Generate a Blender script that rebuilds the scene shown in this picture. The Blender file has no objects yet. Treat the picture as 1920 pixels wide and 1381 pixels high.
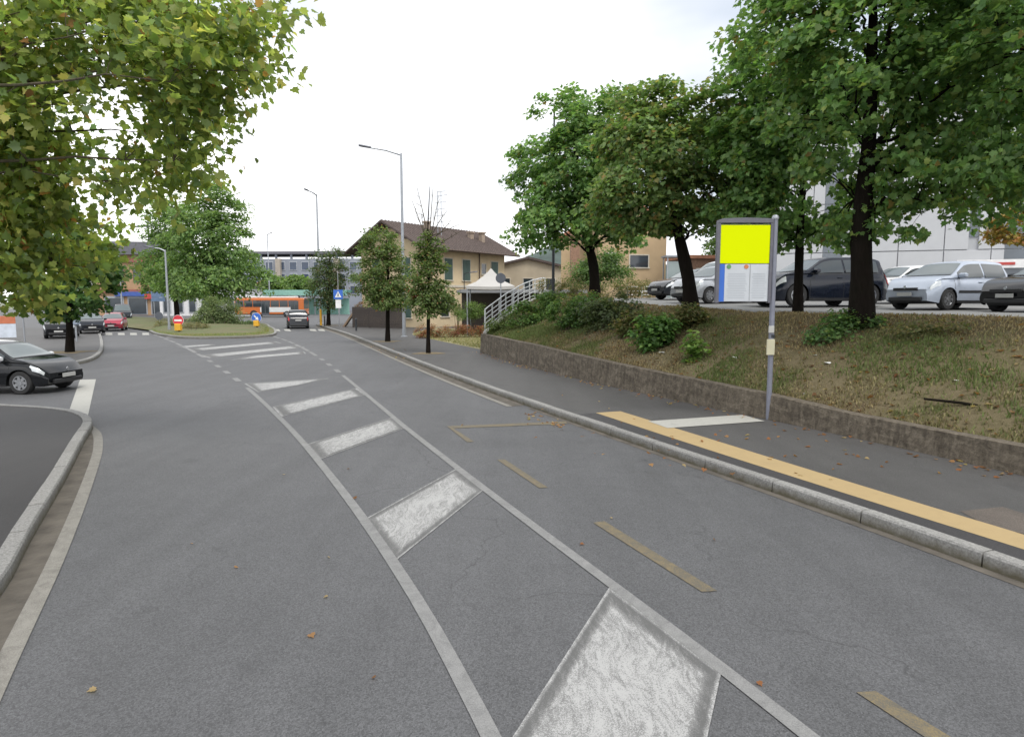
import bpy, bmesh, math, random
import numpy as np
from mathutils import Vector, Matrix, noise
from mathutils.bvhtree import BVHTree

SC = bpy.context.scene
COL = SC.collection
R = math.radians
# ---------------------------------------------------------------- camera
F_PX, H_CAM, HORIZON = 1200.0, 2.4, 565.0
PITCH = math.atan((690.5 - HORIZON) / F_PX)
cd = bpy.data.cameras.new('camera')
cam = bpy.data.objects.new('camera', cd)
COL.objects.link(cam)
cam.location = (0, 0, H_CAM)
cam.rotation_euler = (math.pi / 2 - PITCH, 0, 0)
cd.sensor_fit = 'HORIZONTAL'
cd.sensor_width = 36.0
cd.lens = 36.0 * F_PX / 1920.0
cd.clip_start = 0.1
cd.clip_end = 5000
SC.camera = cam
# ---------------------------------------------------------------- sky and sun (bright overcast)
SUN_EL, SUN_AZ = R(57), R(150)      # azimuth measured from +Y towards +X
w = bpy.data.worlds.new('World')
SC.world = w
w.use_nodes = True
nt = w.node_tree
nt.nodes.clear()
out = nt.nodes.new('ShaderNodeOutputWorld')
sky = nt.nodes.new('ShaderNodeTexSky')
sky.sky_type = 'NISHITA'
sky.sun_disc = False
sky.sun_elevation = SUN_EL
sky.sun_rotation = SUN_AZ
sky.dust_density = 3.0
bg1 = nt.nodes.new('ShaderNodeBackground')
bg1.inputs[1].default_value = 0.12
nt.links.new(sky.outputs[0], bg1.inputs[0])
tc = nt.nodes.new('ShaderNodeTexCoord')
mp = nt.nodes.new('ShaderNodeMapping')
mp.inputs['Scale'].default_value = (1.0, 1.0, 2.4)
mp.inputs['Location'].default_value = (0.35, 0.1, 0.4)
nz = nt.nodes.new('ShaderNodeTexNoise')
nz.inputs['Scale'].default_value = 1.7
nz.inputs['Detail'].default_value = 5
nz.inputs['Roughness'].default_value = 0.45
cr = nt.nodes.new('ShaderNodeValToRGB')
cr.color_ramp.elements[0].position = 0.36
cr.color_ramp.elements[0].color = (0.47, 0.51, 0.57, 1)
cr.color_ramp.elements[1].position = 0.64
cr.color_ramp.elements[1].color = (1.18, 1.18, 1.18, 1)
e_ = cr.color_ramp.elements.new(0.50)
e_.color = (0.72, 0.73, 0.75, 1)
cf = nt.nodes.new('ShaderNodeMapRange')
cf.inputs['From Min'].default_value = 0.24
cf.inputs['From Max'].default_value = 0.46
cf.inputs['To Min'].default_value = 0.8
cf.inputs['To Max'].default_value = 1.0
bg2 = nt.nodes.new('ShaderNodeBackground')
bg2.inputs[1].default_value = 1.0
mx = nt.nodes.new('ShaderNodeMixShader')
nt.links.new(tc.outputs['Generated'], mp.inputs[0])
nt.links.new(mp.outputs[0], nz.inputs[0])
nt.links.new(nz.outputs[0], cr.inputs[0])
nt.links.new(nz.outputs[0], cf.inputs[0])
nt.links.new(cr.outputs[0], bg2.inputs[0])
nt.links.new(cf.outputs[0], mx.inputs[0])
nt.links.new(bg1.outputs[0], mx.inputs[1])
nt.links.new(bg2.outputs[0], mx.inputs[2])
nt.links.new(mx.outputs[0], out.inputs[0])
sl = bpy.data.lights.new('sun', 'SUN')
sl.energy = 1.5
sl.angle = R(24)
sl.color = (1.0, 0.96, 0.9)
so = bpy.data.objects.new('sun', sl)
COL.objects.link(so)
sd = Vector((math.sin(SUN_AZ) * math.cos(SUN_EL), math.cos(SUN_AZ) * math.cos(SUN_EL), math.sin(SUN_EL)))
so.rotation_euler = sd.to_track_quat('Z', 'Y').to_euler()
so.location = (10, 10, 40)
SC.view_settings.view_transform = 'Standard'
SC.view_settings.look = 'None'
SC.view_settings.exposure = 0.8
SC.view_settings.gamma = 1.0
SC.view_settings.use_curve_mapping = False

# ---------------------------------------------------------------- pixel -> place
def ray(u, v):
    c, s = math.cos(PITCH), math.sin(PITCH)
    return Vector((u - 960, F_PX * c + (690.5 - v) * s, -F_PX * s + (690.5 - v) * c))
def G(u, v, z=0.0):                 # point where the pixel's ray meets the level z
    d = ray(u, v)
    t = (z - H_CAM) / d.z
    return Vector((d.x * t, d.y * t, z))
def D(u, v, Y):                     # point on the pixel's ray at depth Y
    d = ray(u, v)
    return Vector((0, 0, H_CAM)) + d * (Y / d.y)

# ---------------------------------------------------------------- materials
MATS = {}
def nodes_of(name):
    m = bpy.data.materials.new(name)
    m.use_nodes = True
    t = m.node_tree
    return m, t, t.nodes['Principled BSDF']
def N(t, kind, **kw):
    n = t.nodes.new(kind)
    for k, v in kw.items():
        n.inputs[k].default_value = v
    return n
def ramp(t, src, stops):
    r = t.nodes.new('ShaderNodeValToRGB')
    e = r.color_ramp.elements
    e[0].position, e[0].color = stops[0][0], (*stops[0][1], 1)
    e[1].position, e[1].color = stops[-1][0], (*stops[-1][1], 1)
    for p, c in stops[1:-1]:
        x = e.new(p)
        x.color = (*c, 1)
    t.links.new(src, r.inputs[0])
    return r.outputs[0]
def mixc(t, fac, a, b, mode='MIX'):
    m = t.nodes.new('ShaderNodeMix')
    m.data_type = 'RGBA'
    m.blend_type = mode
    for s, i in ((fac, 0), (a, 6), (b, 7)):
        if isinstance(s, (int, float)):
            m.inputs[i].default_value = s
        elif isinstance(s, tuple):
            m.inputs[i].default_value = (*s, 1)
        else:
            t.links.new(s, m.inputs[i])
    return m.outputs[2]
def objco(t, scale=(1, 1, 1), rot=0.0):
    c = t.nodes.new('ShaderNodeTexCoord')
    m = t.nodes.new('ShaderNodeMapping')
    m.inputs['Scale'].default_value = scale
    m.inputs['Rotation'].default_value = (0, 0, rot)
    t.links.new(c.outputs['Object'], m.inputs[0])
    return m.outputs[0]
def noise_n(t, co, scale, detail=4, rough=0.55, dist=0.0):
    n = N(t, 'ShaderNodeTexNoise', Scale=scale, Detail=detail, Roughness=rough, Distortion=dist)
    t.links.new(co, n.inputs['Vector'])
    return n.outputs[0]
def bump(t, b, src, strength, dist=0.02):
    n = N(t, 'ShaderNodeBump', Strength=strength, Distance=dist)
    t.links.new(src, n.inputs['Height'])
    t.links.new(n.outputs[0], b.inputs['Normal'])

def plain(name, col, rough=0.6, metal=0.0, var=0.12, scale=3.0, bmp=0.0, spec=0.5, coat=0.0):
    if name in MATS:
        return MATS[name]
    m, t, b = nodes_of(name)
    co = objco(t)
    n = noise_n(t, co, scale, 5)
    lo = tuple(c * (1 - var) for c in col)
    hi = tuple(min(1, c * (1 + var)) for c in col)
    t.links.new(ramp(t, n, [(0.3, lo), (0.7, hi)]), b.inputs['Base Color'])
    b.inputs['Roughness'].default_value = rough
    b.inputs['Metallic'].default_value = metal
    b.inputs['Specular IOR Level'].default_value = spec
    b.inputs['Coat Weight'].default_value = coat
    b.inputs['Coat Roughness'].default_value = 0.05
    if bmp:
        n2 = noise_n(t, co, scale * 6, 6)
        bump(t, b, n2, bmp)
    MATS[name] = m
    return m

def asphalt(name, base, speck=0.35, warm=0.0):
    m, t, b = nodes_of(name)
    co = objco(t)
    big = noise_n(t, co, 0.22, 5, 0.6, 0.6)
    mid = noise_n(t, co, 2.2, 5, 0.65)
    fine = N(t, 'ShaderNodeTexVoronoi', Scale=95.0)
    t.links.new(co, fine.inputs['Vector'])
    fine2 = noise_n(t, co, 150.0, 2, 0.7)
    streak = noise_n(t, objco(t, (1.6, 0.16, 1), R(24)), 1.0, 4, 0.6, 0.3)
    c0 = base
    dark = tuple(x * 0.66 for x in c0)
    lite = tuple(x * 1.34 for x in c0)
    col = ramp(t, big, [(0.3, dark), (0.7, lite)])
    col = mixc(t, 0.5, col, ramp(t, streak, [(0.3, tuple(x * 0.72 for x in c0)), (0.70, tuple(x * 1.28 for x in c0))]))
    col = mixc(t, 0.30, col, ramp(t, mid, [(0.3, tuple(x * 0.82 for x in c0)), (0.7, tuple(x * 1.18 for x in c0))]))
    sp = mixc(t, 1.0, ramp(t, fine.outputs['Color'], [(0.1, (1 - speck,) * 3), (0.9, (1 + speck,) * 3)]),
              ramp(t, fine2, [(0.3, (1 - speck,) * 3), (0.7, (1 + speck,) * 3)]), 'MULTIPLY')
    col = mixc(t, 1.0, col, sp, 'MULTIPLY')
    vd = N(t, 'ShaderNodeTexVoronoi', Scale=14.0)
    t.links.new(co, vd.inputs['Vector'])
    lim = ramp(t, vd.outputs['Distance'], [(0.0, (1, 1, 1)), (0.035, (1, 1, 1)), (0.05, (0, 0, 0))])
    col = mixc(t, mixc(t, 1.0, lim, ramp(t, mid, [(0.5, (0, 0, 0)), (0.62, (0.6, 0.6, 0.6))]), 'MULTIPLY'), col, (0.24, 0.225, 0.20))
    stn = noise_n(t, co, 0.9, 3, 0.5, 0.2)
    col = mixc(t, ramp(t, stn, [(0.66, (0, 0, 0)), (0.74, (0.5, 0.5, 0.5))]), col, tuple(x * 0.62 for x in c0))
    # thin cracks
    vc = t.nodes.new('ShaderNodeTexVoronoi')
    vc.feature = 'DISTANCE_TO_EDGE'
    vc.inputs['Scale'].default_value = 0.33
    wco = t.nodes.new('ShaderNodeVectorMath')
    wn = t.nodes.new('ShaderNodeTexNoise')
    wn.inputs['Scale'].default_value = 1.3
    wn.inputs['Detail'].default_value = 6
    t.links.new(co, wn.inputs['Vector'])
    t.links.new(co, wco.inputs[0])
    t.links.new(wn.outputs['Color'], wco.inputs[1])
    t.links.new(wco.outputs[0], vc.inputs['Vector'])
    crk = ramp(t, vc.outputs['Distance'], [(0.0, (1, 1, 1)), (0.0025, (1, 1, 1)), (0.004, (0, 0, 0))])
    crk = mixc(t, 1.0, crk, ramp(t, big, [(0.44, (0, 0, 0)), (0.56, (0.8, 0.8, 0.8))]), 'MULTIPLY')
    col = mixc(t, crk, col, tuple(x * 0.45 for x in c0))
    t.links.new(col, b.inputs['Base Color'])
    b.inputs['Roughness'].default_value = 0.68
    b.inputs['Specular IOR Level'].default_value = 0.5
    bump(t, b, fine2, 0.35, 0.004)
    MATS[name] = m
    return m

def paint(name, col, under, lo=0.38, hi=0.6, stretch=(1, 1, 1), rot=0.0, scale=6.0, dist=1.5):
    m, t, b = nodes_of(name)
    co = objco(t, stretch, rot)
    a = noise_n(t, co, scale, 6, 0.65, dist)
    g = noise_n(t, objco(t), 110.0, 3, 0.75)
    s = mixc(t, 0.6, a, g)
    f = ramp(t, s, [(lo, (0, 0, 0)), (hi, (1, 1, 1))])
    t.links.new(mixc(t, f, under, col), b.inputs['Base Color'])
    b.inputs['Roughness'].default_value = 0.75
    bump(t, b, g, 0.25, 0.003)
    MATS[name] = m
    return m

def leafmat(name, trans=0.4, rough=0.45):
    m, t, b = nodes_of(name)
    at = t.nodes.new('ShaderNodeAttribute')
    at.attribute_name = 'leafcol'
    t.links.new(at.outputs['Color'], b.inputs['Base Color'])
    b.inputs['Roughness'].default_value = rough
    b.inputs['Specular IOR Level'].default_value = 0.28
    tr = t.nodes.new('ShaderNodeBsdfTranslucent')
    t.links.new(mixc(t, 1.0, at.outputs['Color'], (1.45, 1.55, 0.9), 'MULTIPLY'), tr.inputs['Color'])
    ms = t.nodes.new('ShaderNodeMixShader')
    ms.inputs[0].default_value = trans
    o = t.nodes['Material Output']
    t.links.new(b.outputs[0], ms.inputs[1])
    t.links.new(tr.outputs[0], ms.inputs[2])
    t.links.new(ms.outputs[0], o.inputs[0])
    MATS[name] = m
    return m

def barkmat(name, c):
    m, t, b = nodes_of(name)
    co = objco(t, (1, 1, 0.25))
    n = noise_n(t, co, 14.0, 6, 0.7, 0.6)
    n2 = noise_n(t, objco(t), 2.5, 4)
    col = mixc(t, 0.4, ramp(t, n, [(0.3, tuple(x * 0.45 for x in c)), (0.7, tuple(x * 1.5 for x in c))]),
               ramp(t, n2, [(0.35, c), (0.7, (c[0] * 0.9, c[1] * 1.25, c[2] * 0.9))]))
    t.links.new(col, b.inputs['Base Color'])
    b.inputs['Roughness'].default_value = 0.95
    b.inputs['Specular IOR Level'].default_value = 0.08
    bump(t, b, n, 0.7, 0.03)
    MATS[name] = m
    return m

ROADC = (0.084, 0.085, 0.089)
M_ROAD = asphalt('road_asphalt', ROADC, 0.34)
M_WALK = asphalt('pavement_asphalt', (0.070, 0.068, 0.067), 0.2)
M_WALK_L = asphalt('pavement_asphalt_dark', (0.029, 0.027, 0.028), 0.2)
M_WALK_NEW = asphalt('pavement_asphalt_new', (0.042, 0.040, 0.042), 0.2)
M_LOT = asphalt('lot_asphalt', (0.19, 0.19, 0.185), 0.2)
def barpaint(name):
    m, t, b = nodes_of(name)
    uv = t.nodes.new('ShaderNodeUVMap')
    uv.uv_map = 'UVMap'
    sp = t.nodes.new('ShaderNodeSeparateXYZ')
    t.links.new(uv.outputs[0], sp.inputs[0])
    def edge(o):
        a = t.nodes.new('ShaderNodeMath'); a.operation = 'PINGPONG'; a.inputs[1].default_value = 0.5
        t.links.new(o, a.inputs[0])
        return a.outputs[0]
    mn = t.nodes.new('ShaderNodeMath'); mn.operation = 'MINIMUM'
    t.links.new(edge(sp.outputs[0]), mn.inputs[0]); t.links.new(edge(sp.outputs[1]), mn.inputs[1])
    ed = ramp(t, mn.outputs[0], [(0.0, (0.50,) * 3), (0.018, (0.44,) * 3), (0.035, (0.30,) * 3), (0.07, (0.34,) * 3), (0.11, (0.47,) * 3), (0.3, (0.5,) * 3)])
    co = objco(t)
    warp = t.nodes.new('ShaderNodeTexNoise'); warp.inputs['Scale'].default_value = 1.1; warp.inputs['Detail'].default_value = 2
    t.links.new(co, warp.inputs['Vector'])
    ad = t.nodes.new('ShaderNodeVectorMath'); ad.operation = 'MULTIPLY_ADD'; ad.inputs[1].default_value = (0.45, 0.45, 0)
    t.links.new(warp.outputs['Color'], ad.inputs[0]); t.links.new(co, ad.inputs[2])
    mpn = t.nodes.new('ShaderNodeMapping'); mpn.inputs['Scale'].default_value = (7.0, 1.6, 1); mpn.inputs['Rotation'].default_value = (0, 0, R(-35))
    t.links.new(ad.outputs[0], mpn.inputs[0])
    st = noise_n(t, mpn.outputs[0], 2.4, 6, 0.7, 1.2)
    bl = noise_n(t, co, 3.0, 6, 0.7, 0.3)
    g = noise_n(t, co, 120.0, 3, 0.8)
    s1 = mixc(t, 0.25, st, bl)
    s2 = mixc(t, 0.52, s1, g)
    s3 = mixc(t, 1.0, s2, ed, 'ADD')
    f = ramp(t, s3, [(0.82, (0.0,) * 3), (0.97, (0.45,) * 3), (1.12, (1, 1, 1))])
    t.links.new(mixc(t, f, (0.100, 0.100, 0.099), (0.36, 0.36, 0.355)), b.inputs['Base Color'])
    b.inputs['Roughness'].default_value = 0.8
    bump(t, b, g, 0.25, 0.003)
    return m
M_WHITE_BAR = barpaint('hatch_paint')
M_WHITE_LINE = paint('line_paint', (0.24, 0.24, 0.236), (0.135, 0.135, 0.135), 0.38, 0.60)
M_WHITE_FRESH = paint('fresh_white_paint', (0.37, 0.365, 0.335), (0.18, 0.18, 0.17), 0.28, 0.48)
M_EDGE_LINE = paint('edge_line_paint', (0.235, 0.225, 0.20), (0.125, 0.116, 0.102), 0.38, 0.58)
M_YELLOW_OLD = paint('faded_yellow_paint', (0.21, 0.16, 0.075), (0.102, 0.093, 0.075), 0.44, 0.66)
M_GUTTER = plain('gutter_dirt', (0.092, 0.081, 0.067), 0.95, 0, 0.35, 3.5, 0.4)
LEAF = leafmat('leaf', 0.46)
LEAF_NEAR = leafmat('leaf_near', 0.58)
GRASSM = leafmat('grass_blade', 0.25, 0.7)
BARK_DARK = barkmat('bark_dark', (0.0125, 0.0095, 0.008))
BARK_GREY = barkmat('bark_grey', (0.11, 0.09, 0.07))
STEEL = plain('galvanised_steel', (0.36, 0.38, 0.41), 0.45, 0.6, 0.1, 6)
STEEL_D = plain('dark_grey_steel', (0.10, 0.105, 0.125), 0.5, 0.3, 0.12, 6)
IRON = plain('black_iron', (0.03, 0.035, 0.04), 0.5, 0.2, 0.1, 6)

# ---------------------------------------------------------------- mesh helpers
class MB:
    def __init__(s):
        s.v, s.f = [], []
    def add(s, vs, fs):
        o = len(s.v)
        s.v += [tuple(p) for p in vs]
        s.f += [tuple(i + o for i in q) for q in fs]
        return s
    def box(s, c, d, rz=0.0, bev=0.0):
        hx, hy, hz = d[0] / 2, d[1] / 2, d[2] / 2
        ca, sa = math.cos(rz), math.sin(rz)
        def tr(x, y, z):
            return (c[0] + x * ca - y * sa, c[1] + x * sa + y * ca, c[2] + z)
        if bev <= 0:
            vs = [tr(x, y, z) for z in (-hz, hz) for x, y in ((-hx, -hy), (hx, -hy), (hx, hy), (-hx, hy))]
            return s.add(vs, [(3, 2, 1, 0), (4, 5, 6, 7), (0, 1, 5, 4), (1, 2, 6, 5), (2, 3, 7, 6), (3, 0, 4, 7)])
        b = bev
        ring = lambda x, y, z: [tr(-x, -y, z), tr(x, -y, z), tr(x, y, z), tr(-x, y, z)]
        vs = ring(hx - b, hy - b, -hz) + ring(hx, hy, -hz + b) + ring(hx, hy, hz - b) + ring(hx - b, hy - b, hz)
        fs = [(3, 2, 1, 0), (12, 13, 14, 15)]
        for k in range(3):
            for i in range(4):
                j = (i + 1) % 4
                fs.append((k * 4 + i, k * 4 + j, k * 4 + 4 + j, k * 4 + 4 + i))
        return s.add(vs, fs)
    def tube(s, pts, rad, n=8, cap=True):
        pts = [Vector(p) for p in pts]
        if not hasattr(rad, '__len__'):
            rad = [rad] * len(pts)
        vs, fs = [], []
        up = None
        for i, p in enumerate(pts):
            d = (pts[min(i + 1, len(pts) - 1)] - pts[max(i - 1, 0)]).normalized()
            if up is None:
                up = Vector((1, 0, 0)) if abs(d.z) > 0.8 else Vector((0, 0, 1))
            a = d.cross(up)
            if a.length < 1e-4:
                a = d.orthogonal()
            a.normalize()
            bb = a.cross(d).normalized()
            up = bb
            for k in range(n):
                t = 2 * math.pi * k / n
                vs.append(p + (a * math.cos(t) + bb * math.sin(t)) * rad[i])
        for i in range(len(pts) - 1):
            for k in range(n):
                k2 = (k + 1) % n
                fs.append((i * n + k, i * n + k2, (i + 1) * n + k2, (i + 1) * n + k))
        if cap:
            fs.append(tuple(range(n - 1, -1, -1)))
            fs.append(tuple((len(pts) - 1) * n + k for k in range(n)))
        return s.add(vs, fs)
    def lathe(s, prof, n=20, c=(0, 0, 0), axis='Z'):
        vs, fs = [], []
        for r, h in prof:
            for k in range(n):
                t = 2 * math.pi * k / n
                x, y = r * math.cos(t), r * math.sin(t)
                p = (x, y, h) if axis == 'Z' else ((x, h, y) if axis == 'Y' else (h, x, y))
                vs.append((p[0] + c[0], p[1] + c[1], p[2] + c[2]))
        for i in range(len(prof) - 1):
            for k in range(n):
                k2 = (k + 1) % n
                fs.append((i * n + k, i * n + k2, (i + 1) * n + k2, (i + 1) * n + k))
        fs.append(tuple(range(n - 1, -1, -1)))
        fs.append(tuple((len(prof) - 1) * n + k for k in range(n)))
        return s.add(vs, fs)
    def prism(s, poly, a, b, fn):          # extrude 2D polygon: fn(p, t) -> 3D for t in (a, b)
        n = len(poly)
        vs = [fn(p, a) for p in poly] + [fn(p, b) for p in poly]
        fs = [tuple(range(n - 1, -1, -1)), tuple(range(n, 2 * n))]
        fs += [(i, (i + 1) % n, n + (i + 1) % n, n + i) for i in range(n)]
        return s.add(vs, fs)
    def mesh(s, name, mat, smooth=False):
        me = bpy.data.meshes.new(name)
        me.from_pydata(s.v, [], s.f)
        bm = bmesh.new()
        bm.from_mesh(me)
        bmesh.ops.recalc_face_normals(bm, faces=bm.faces)
        bm.to_mesh(me)
        bm.free()
        if mat:
            me.materials.append(mat)
        if smooth:
            me.polygons.foreach_set('use_smooth', [True] * len(me.polygons))
            try:
                me.set_sharp_from_angle(angle=R(40))
            except Exception:
                pass
        me.update()
        return me
    def build(s, name, mat, parent=None, smooth=False):
        o = bpy.data.objects.new(name, s.mesh(name, mat, smooth))
        COL.objects.link(o)
        if parent:
            o.parent = parent
        return o

def link(name, me, parent=None, loc=None, rz=None):
    o = bpy.data.objects.new(name, me)
    COL.objects.link(o)
    if parent:
        o.parent = parent
    if loc is not None:
        o.location = loc
    if rz is not None:
        o.rotation_euler = (0, 0, rz)
    return o
def tag(o, label=None, cat=None, group=None, kind=None):
    for k, v in (('label', label), ('category', cat), ('group', group), ('kind', kind)):
        if v:
            o[k] = v
    return o
def empty(name, loc, rz=0.0, label=None, cat=None, group=None):
    o = bpy.data.objects.new(name, None)
    COL.objects.link(o)
    o.location = loc
    o.rotation_euler = (0, 0, rz)
    o.empty_display_size = 0.2
    return tag(o, label, cat, group)

def smooth_line(pts, step=0.5):            # Catmull-Rom, resampled
    P = [Vector(p) for p in pts]
    P = [P[0] * 2 - P[1]] + P + [P[-1] * 2 - P[-2]]
    res = []
    for i in range(1, len(P) - 2):
        a, b, c, d = P[i - 1:i + 3]
        n = max(2, int((c - b).length / step))
        for k in range(n):
            t = k / n
            res.append(0.5 * ((2 * b) + (c - a) * t + (2 * a - 5 * b + 4 * c - d) * t * t + (3 * b - a - 3 * c + d) * t ** 3))
    res.append(P[-2])
    return res
def offset(line, d):                       # to the right of the running direction for d > 0
    r = []
    for i, p in enumerate(line):
        t = line[min(i + 1, len(line) - 1)] - line[max(i - 1, 0)]
        n = Vector((t.y, -t.x, 0)).normalized()
        r.append(p + n * d)
    return r
def ribbon(name, l1, l2, z, mat, parent=None):
    m = MB()
    n = len(l1)
    m.add([(p.x, p.y, z) for p in l1] + [(p.x, p.y, z) for p in l2],
          [(i, i + 1, n + i + 1, n + i) for i in range(n - 1)])
    return m.build(name, mat, parent)
def sheet(name, poly, z, mat, parent=None):
    m = MB()
    m.add([(p[0], p[1], z) for p in poly], [tuple(range(len(poly)))])
    o = m.build(name, mat, parent)
    return o
def at_len(line, L):
    acc = 0
    for i in range(len(line) - 1):
        d = (line[i + 1] - line[i]).length
        if acc + d >= L:
            return line[i].lerp(line[i + 1], (L - acc) / d), (line[i + 1] - line[i]).normalized()
        acc += d
    return line[-1], (line[-1] - line[-2]).normalized()
def length(line):
    return sum((line[i + 1] - line[i]).length for i in range(len(line) - 1))
# ================================================================= ground, road, pavements
ground = sheet('ground', [(-900, -300), (900, -300), (900, 1500), (-900, 1500)], -0.06,
               plain('far_ground', (0.17, 0.18, 0.13), 0.95, 0, 0.3, 0.05))
tag(ground, kind='structure')
mroad = MB()
mroad.add([(x, y, 0) for y in (-40, 20, 60, 100, 200) for x in (-170, -60, 0, 60)],
          [(r * 4 + c, r * 4 + c + 1, r * 4 + c + 5, r * 4 + c + 4) for r in range(4) for c in range(3)])
road = mroad.build('road', M_ROAD)
tag(road, kind='structure')

def V2(l):
    return [Vector((x, y, 0)) for x, y in l]
KERB = smooth_line(V2([(4.1, -14), (4.7, -4), (5.1, 1), (5.03, 3), (4.82, 4), (4.49, 5), (3.89, 6.5), (3.24, 8), (2.35, 10), (1.47, 12),
                       (0.6, 14), (-0.66, 17), (-1.88, 20), (-3.45, 24), (-4.98, 28), (-7.25, 34), (-9.54, 40), (-12.7, 48), (-17.8, 60), (-19.6, 64)]), 0.4)
WALL = smooth_line(V2([(7.4, -14), (7.6, 0), (7.55, 4), (7.42, 6), (7.17, 7), (6.84, 8), (6.25, 9.5), (5.59, 11), (4.89, 12.5),
                       (4.15, 14), (2.76, 17), (0.74, 22), (-1.4, 28.8)]), 0.35)
# right pavement slab
kin = offset(KERB, 0.145)
poly = [(p.x, p.y) for p in kin] + [(-16, 70), (6, 76), (34, 76), (34, 29), (0, 29.4)] + [(p.x + 0.15, p.y) for p in reversed(WALL)]
pav = sheet('pavement', poly, 0.12, M_WALK)
tag(pav, kind='structure')
# left near pavement
KL = smooth_line(V2([(-3.0, -10), (-3.3, -2), (-3.55, 2), (-3.85, 4), (-4.17, 5), (-4.88, 6.3), (-6.0, 8.4), (-7.3, 10.75), (-8.0, 12.05),
                     (-8.75, 12.95), (-9.7, 13.6), (-11.2, 14.05), (-14, 14.4), (-30, 15.2)]), 0.3)
klin = offset(KL, -0.16)
pavl = sheet('pavement', [(p.x, p.y) for p in klin] + [(-60, 15), (-60, -14), (-3.2, -14)], 0.12, M_WALK_L)
tag(pavl, kind='structure')
# left pavement beyond the side street
kf_px = [(0, 702), (70, 690), (140, 684), (178, 674), (193, 660), (194, 645), (190, 630), (186, 618)]
KF = smooth_line([G(u, v) for u, v in kf_px], 0.6)
kfin = offset(KF, -0.16)
pavf = sheet('pavement', [(p.x, p.y) for p in kfin] + [(-75, 62), (-75, 22)], 0.12, M_WALK)
tag(pavf, kind='structure')

GRAN = [plain('granite_%d' % i, c, 0.85, 0, 0.28, 22, 0.5) for i, c in enumerate([(0.25, 0.246, 0.233), (0.215, 0.212, 0.202), (0.28, 0.276, 0.262)])]
for g_ in GRAN:
    t = g_.node_tree
    b = t.nodes['Principled BSDF']
    src = b.inputs['Base Color'].links[0].from_socket
    cx = t.nodes.new('ShaderNodeTexCoord')
    sx = t.nodes.new('ShaderNodeSeparateXYZ')
    t.links.new(cx.outputs['Object'], sx.inputs[0])
    nn = noise_n(t, objco(t), 5.0, 5, 0.7)
    spk = noise_n(t, objco(t), 45.0, 4, 0.8)
    src = mixc(t, 0.55, src, ramp(t, spk, [(0.36, (0.10, 0.098, 0.094)), (0.62, (0.36, 0.354, 0.34))]))
    ad = t.nodes.new('ShaderNodeMath'); ad.operation = 'MULTIPLY_ADD'; ad.inputs[1].default_value = 0.16
    t.links.new(nn, ad.inputs[0]); t.links.new(sx.outputs[2], ad.inputs[2])
    dirt = ramp(t, ad.outputs[0], [(0.09, (1, 1, 1)), (0.19, (0, 0, 0))])
    t.links.new(mixc(t, dirt, src, (0.10, 0.088, 0.058)), b.inputs['Base Color'])
def kerb_run(name, line, wid, side, l0, l1, step=1.0, h=0.135):
    par = empty(name, (0, 0, 0))
    tag(par, kind='structure')
    L = min(length(line), l1)
    a = l0
    k = 0
    rnd = random.Random(5)
    while a < L - 0.2:
        b = min(a + step, L)
        p, t = at_len(line, a)
        q, t2 = at_len(line, b)
        n = Vector((t.y, -t.x, 0)) * side
        n2 = Vector((t2.y, -t2.x, 0)) * side
        g = 0.008
        d = (q - p).normalized()
        p = p + d * g
        q = q - d * g
        dz = rnd.uniform(-0.006, 0.006)
        prof = [(0.0, -0.05), (0.008, h - 0.022 + dz), (0.022, h + dz), (wid, h + dz), (wid, -0.05)]
        vs = [p + n * o + Vector((0, 0, z)) for o, z in prof]
        mid, tm = at_len(line, (a + b) / 2)
        nm = Vector((tm.y, -tm.x, 0)) * side
        vs += [mid + nm * o + Vector((0, 0, z + rnd.uniform(-0.003, 0.003))) for o, z in prof]
        vs += [q + n2 * o + Vector((0, 0, z)) for o, z in prof]
        fs = [(4, 3, 2, 1, 0), (10, 11, 12, 13, 14)]
        for r_ in (0, 5):
            fs += [(r_ + i, r_ + i + 1, r_ + i + 6, r_ + i + 5) for i in range(4)]
        MB().add(vs, fs).build('kerb_stone', GRAN[rnd.randrange(3)], par)
        a = b
        k += 1
    return par
kerb_run('kerb', KERB, 0.15, 1, 11.0, 999, 1.25, 0.145)
kerb_run('kerb', KL, 0.16, -1, 6.0, 34.0, 0.95)
kerb_run('kerb', KF, 0.16, -1, 0.0, 999, 1.2)

# gutters (dusty strip beside the kerb) and edge lines
def sub(line, y0, y1):
    return [p for p in line if y0 <= p.y <= y1]
g1 = [p for p in sub(KL, 0.5, 13.3)]
go = offset(g1, 0.005)
WL = smooth_line([G(u, v) for u, v in [(-140, 1560), (0, 1262), (55, 1150), (100, 1058), (146, 950), (176, 868), (183, 838), (180, 812), (160, 795)]], 0.3)
wl_in = offset(WL, -0.06)
wl_out = offset(WL, 0.075)
def proj(line, n):
    L = length(line)
    return [at_len(line, L * i / (n - 1))[0] for i in range(n)]
ribbon('gutter', proj([p for p in KL if 1.0 < p.y < 13.0], 40), proj(WL, 40), 0.004, M_GUTTER, road)
ribbon('painted_line', wl_in, wl_out, 0.008, M_EDGE_LINE, road)
kr = sub(KERB, 14.6, 62)
ribbon('gutter', kr, offset(kr, -0.33), 0.004, M_GUTTER, road)
ribbon('painted_line', offset(kr, -0.33), offset(kr, -0.47), 0.008, M_EDGE_LINE, road)
kn = sub(KERB, -8, 14.6)
ribbon('gutter', kn, offset(kn, -0.12), 0.004, M_GUTTER, road)
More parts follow.
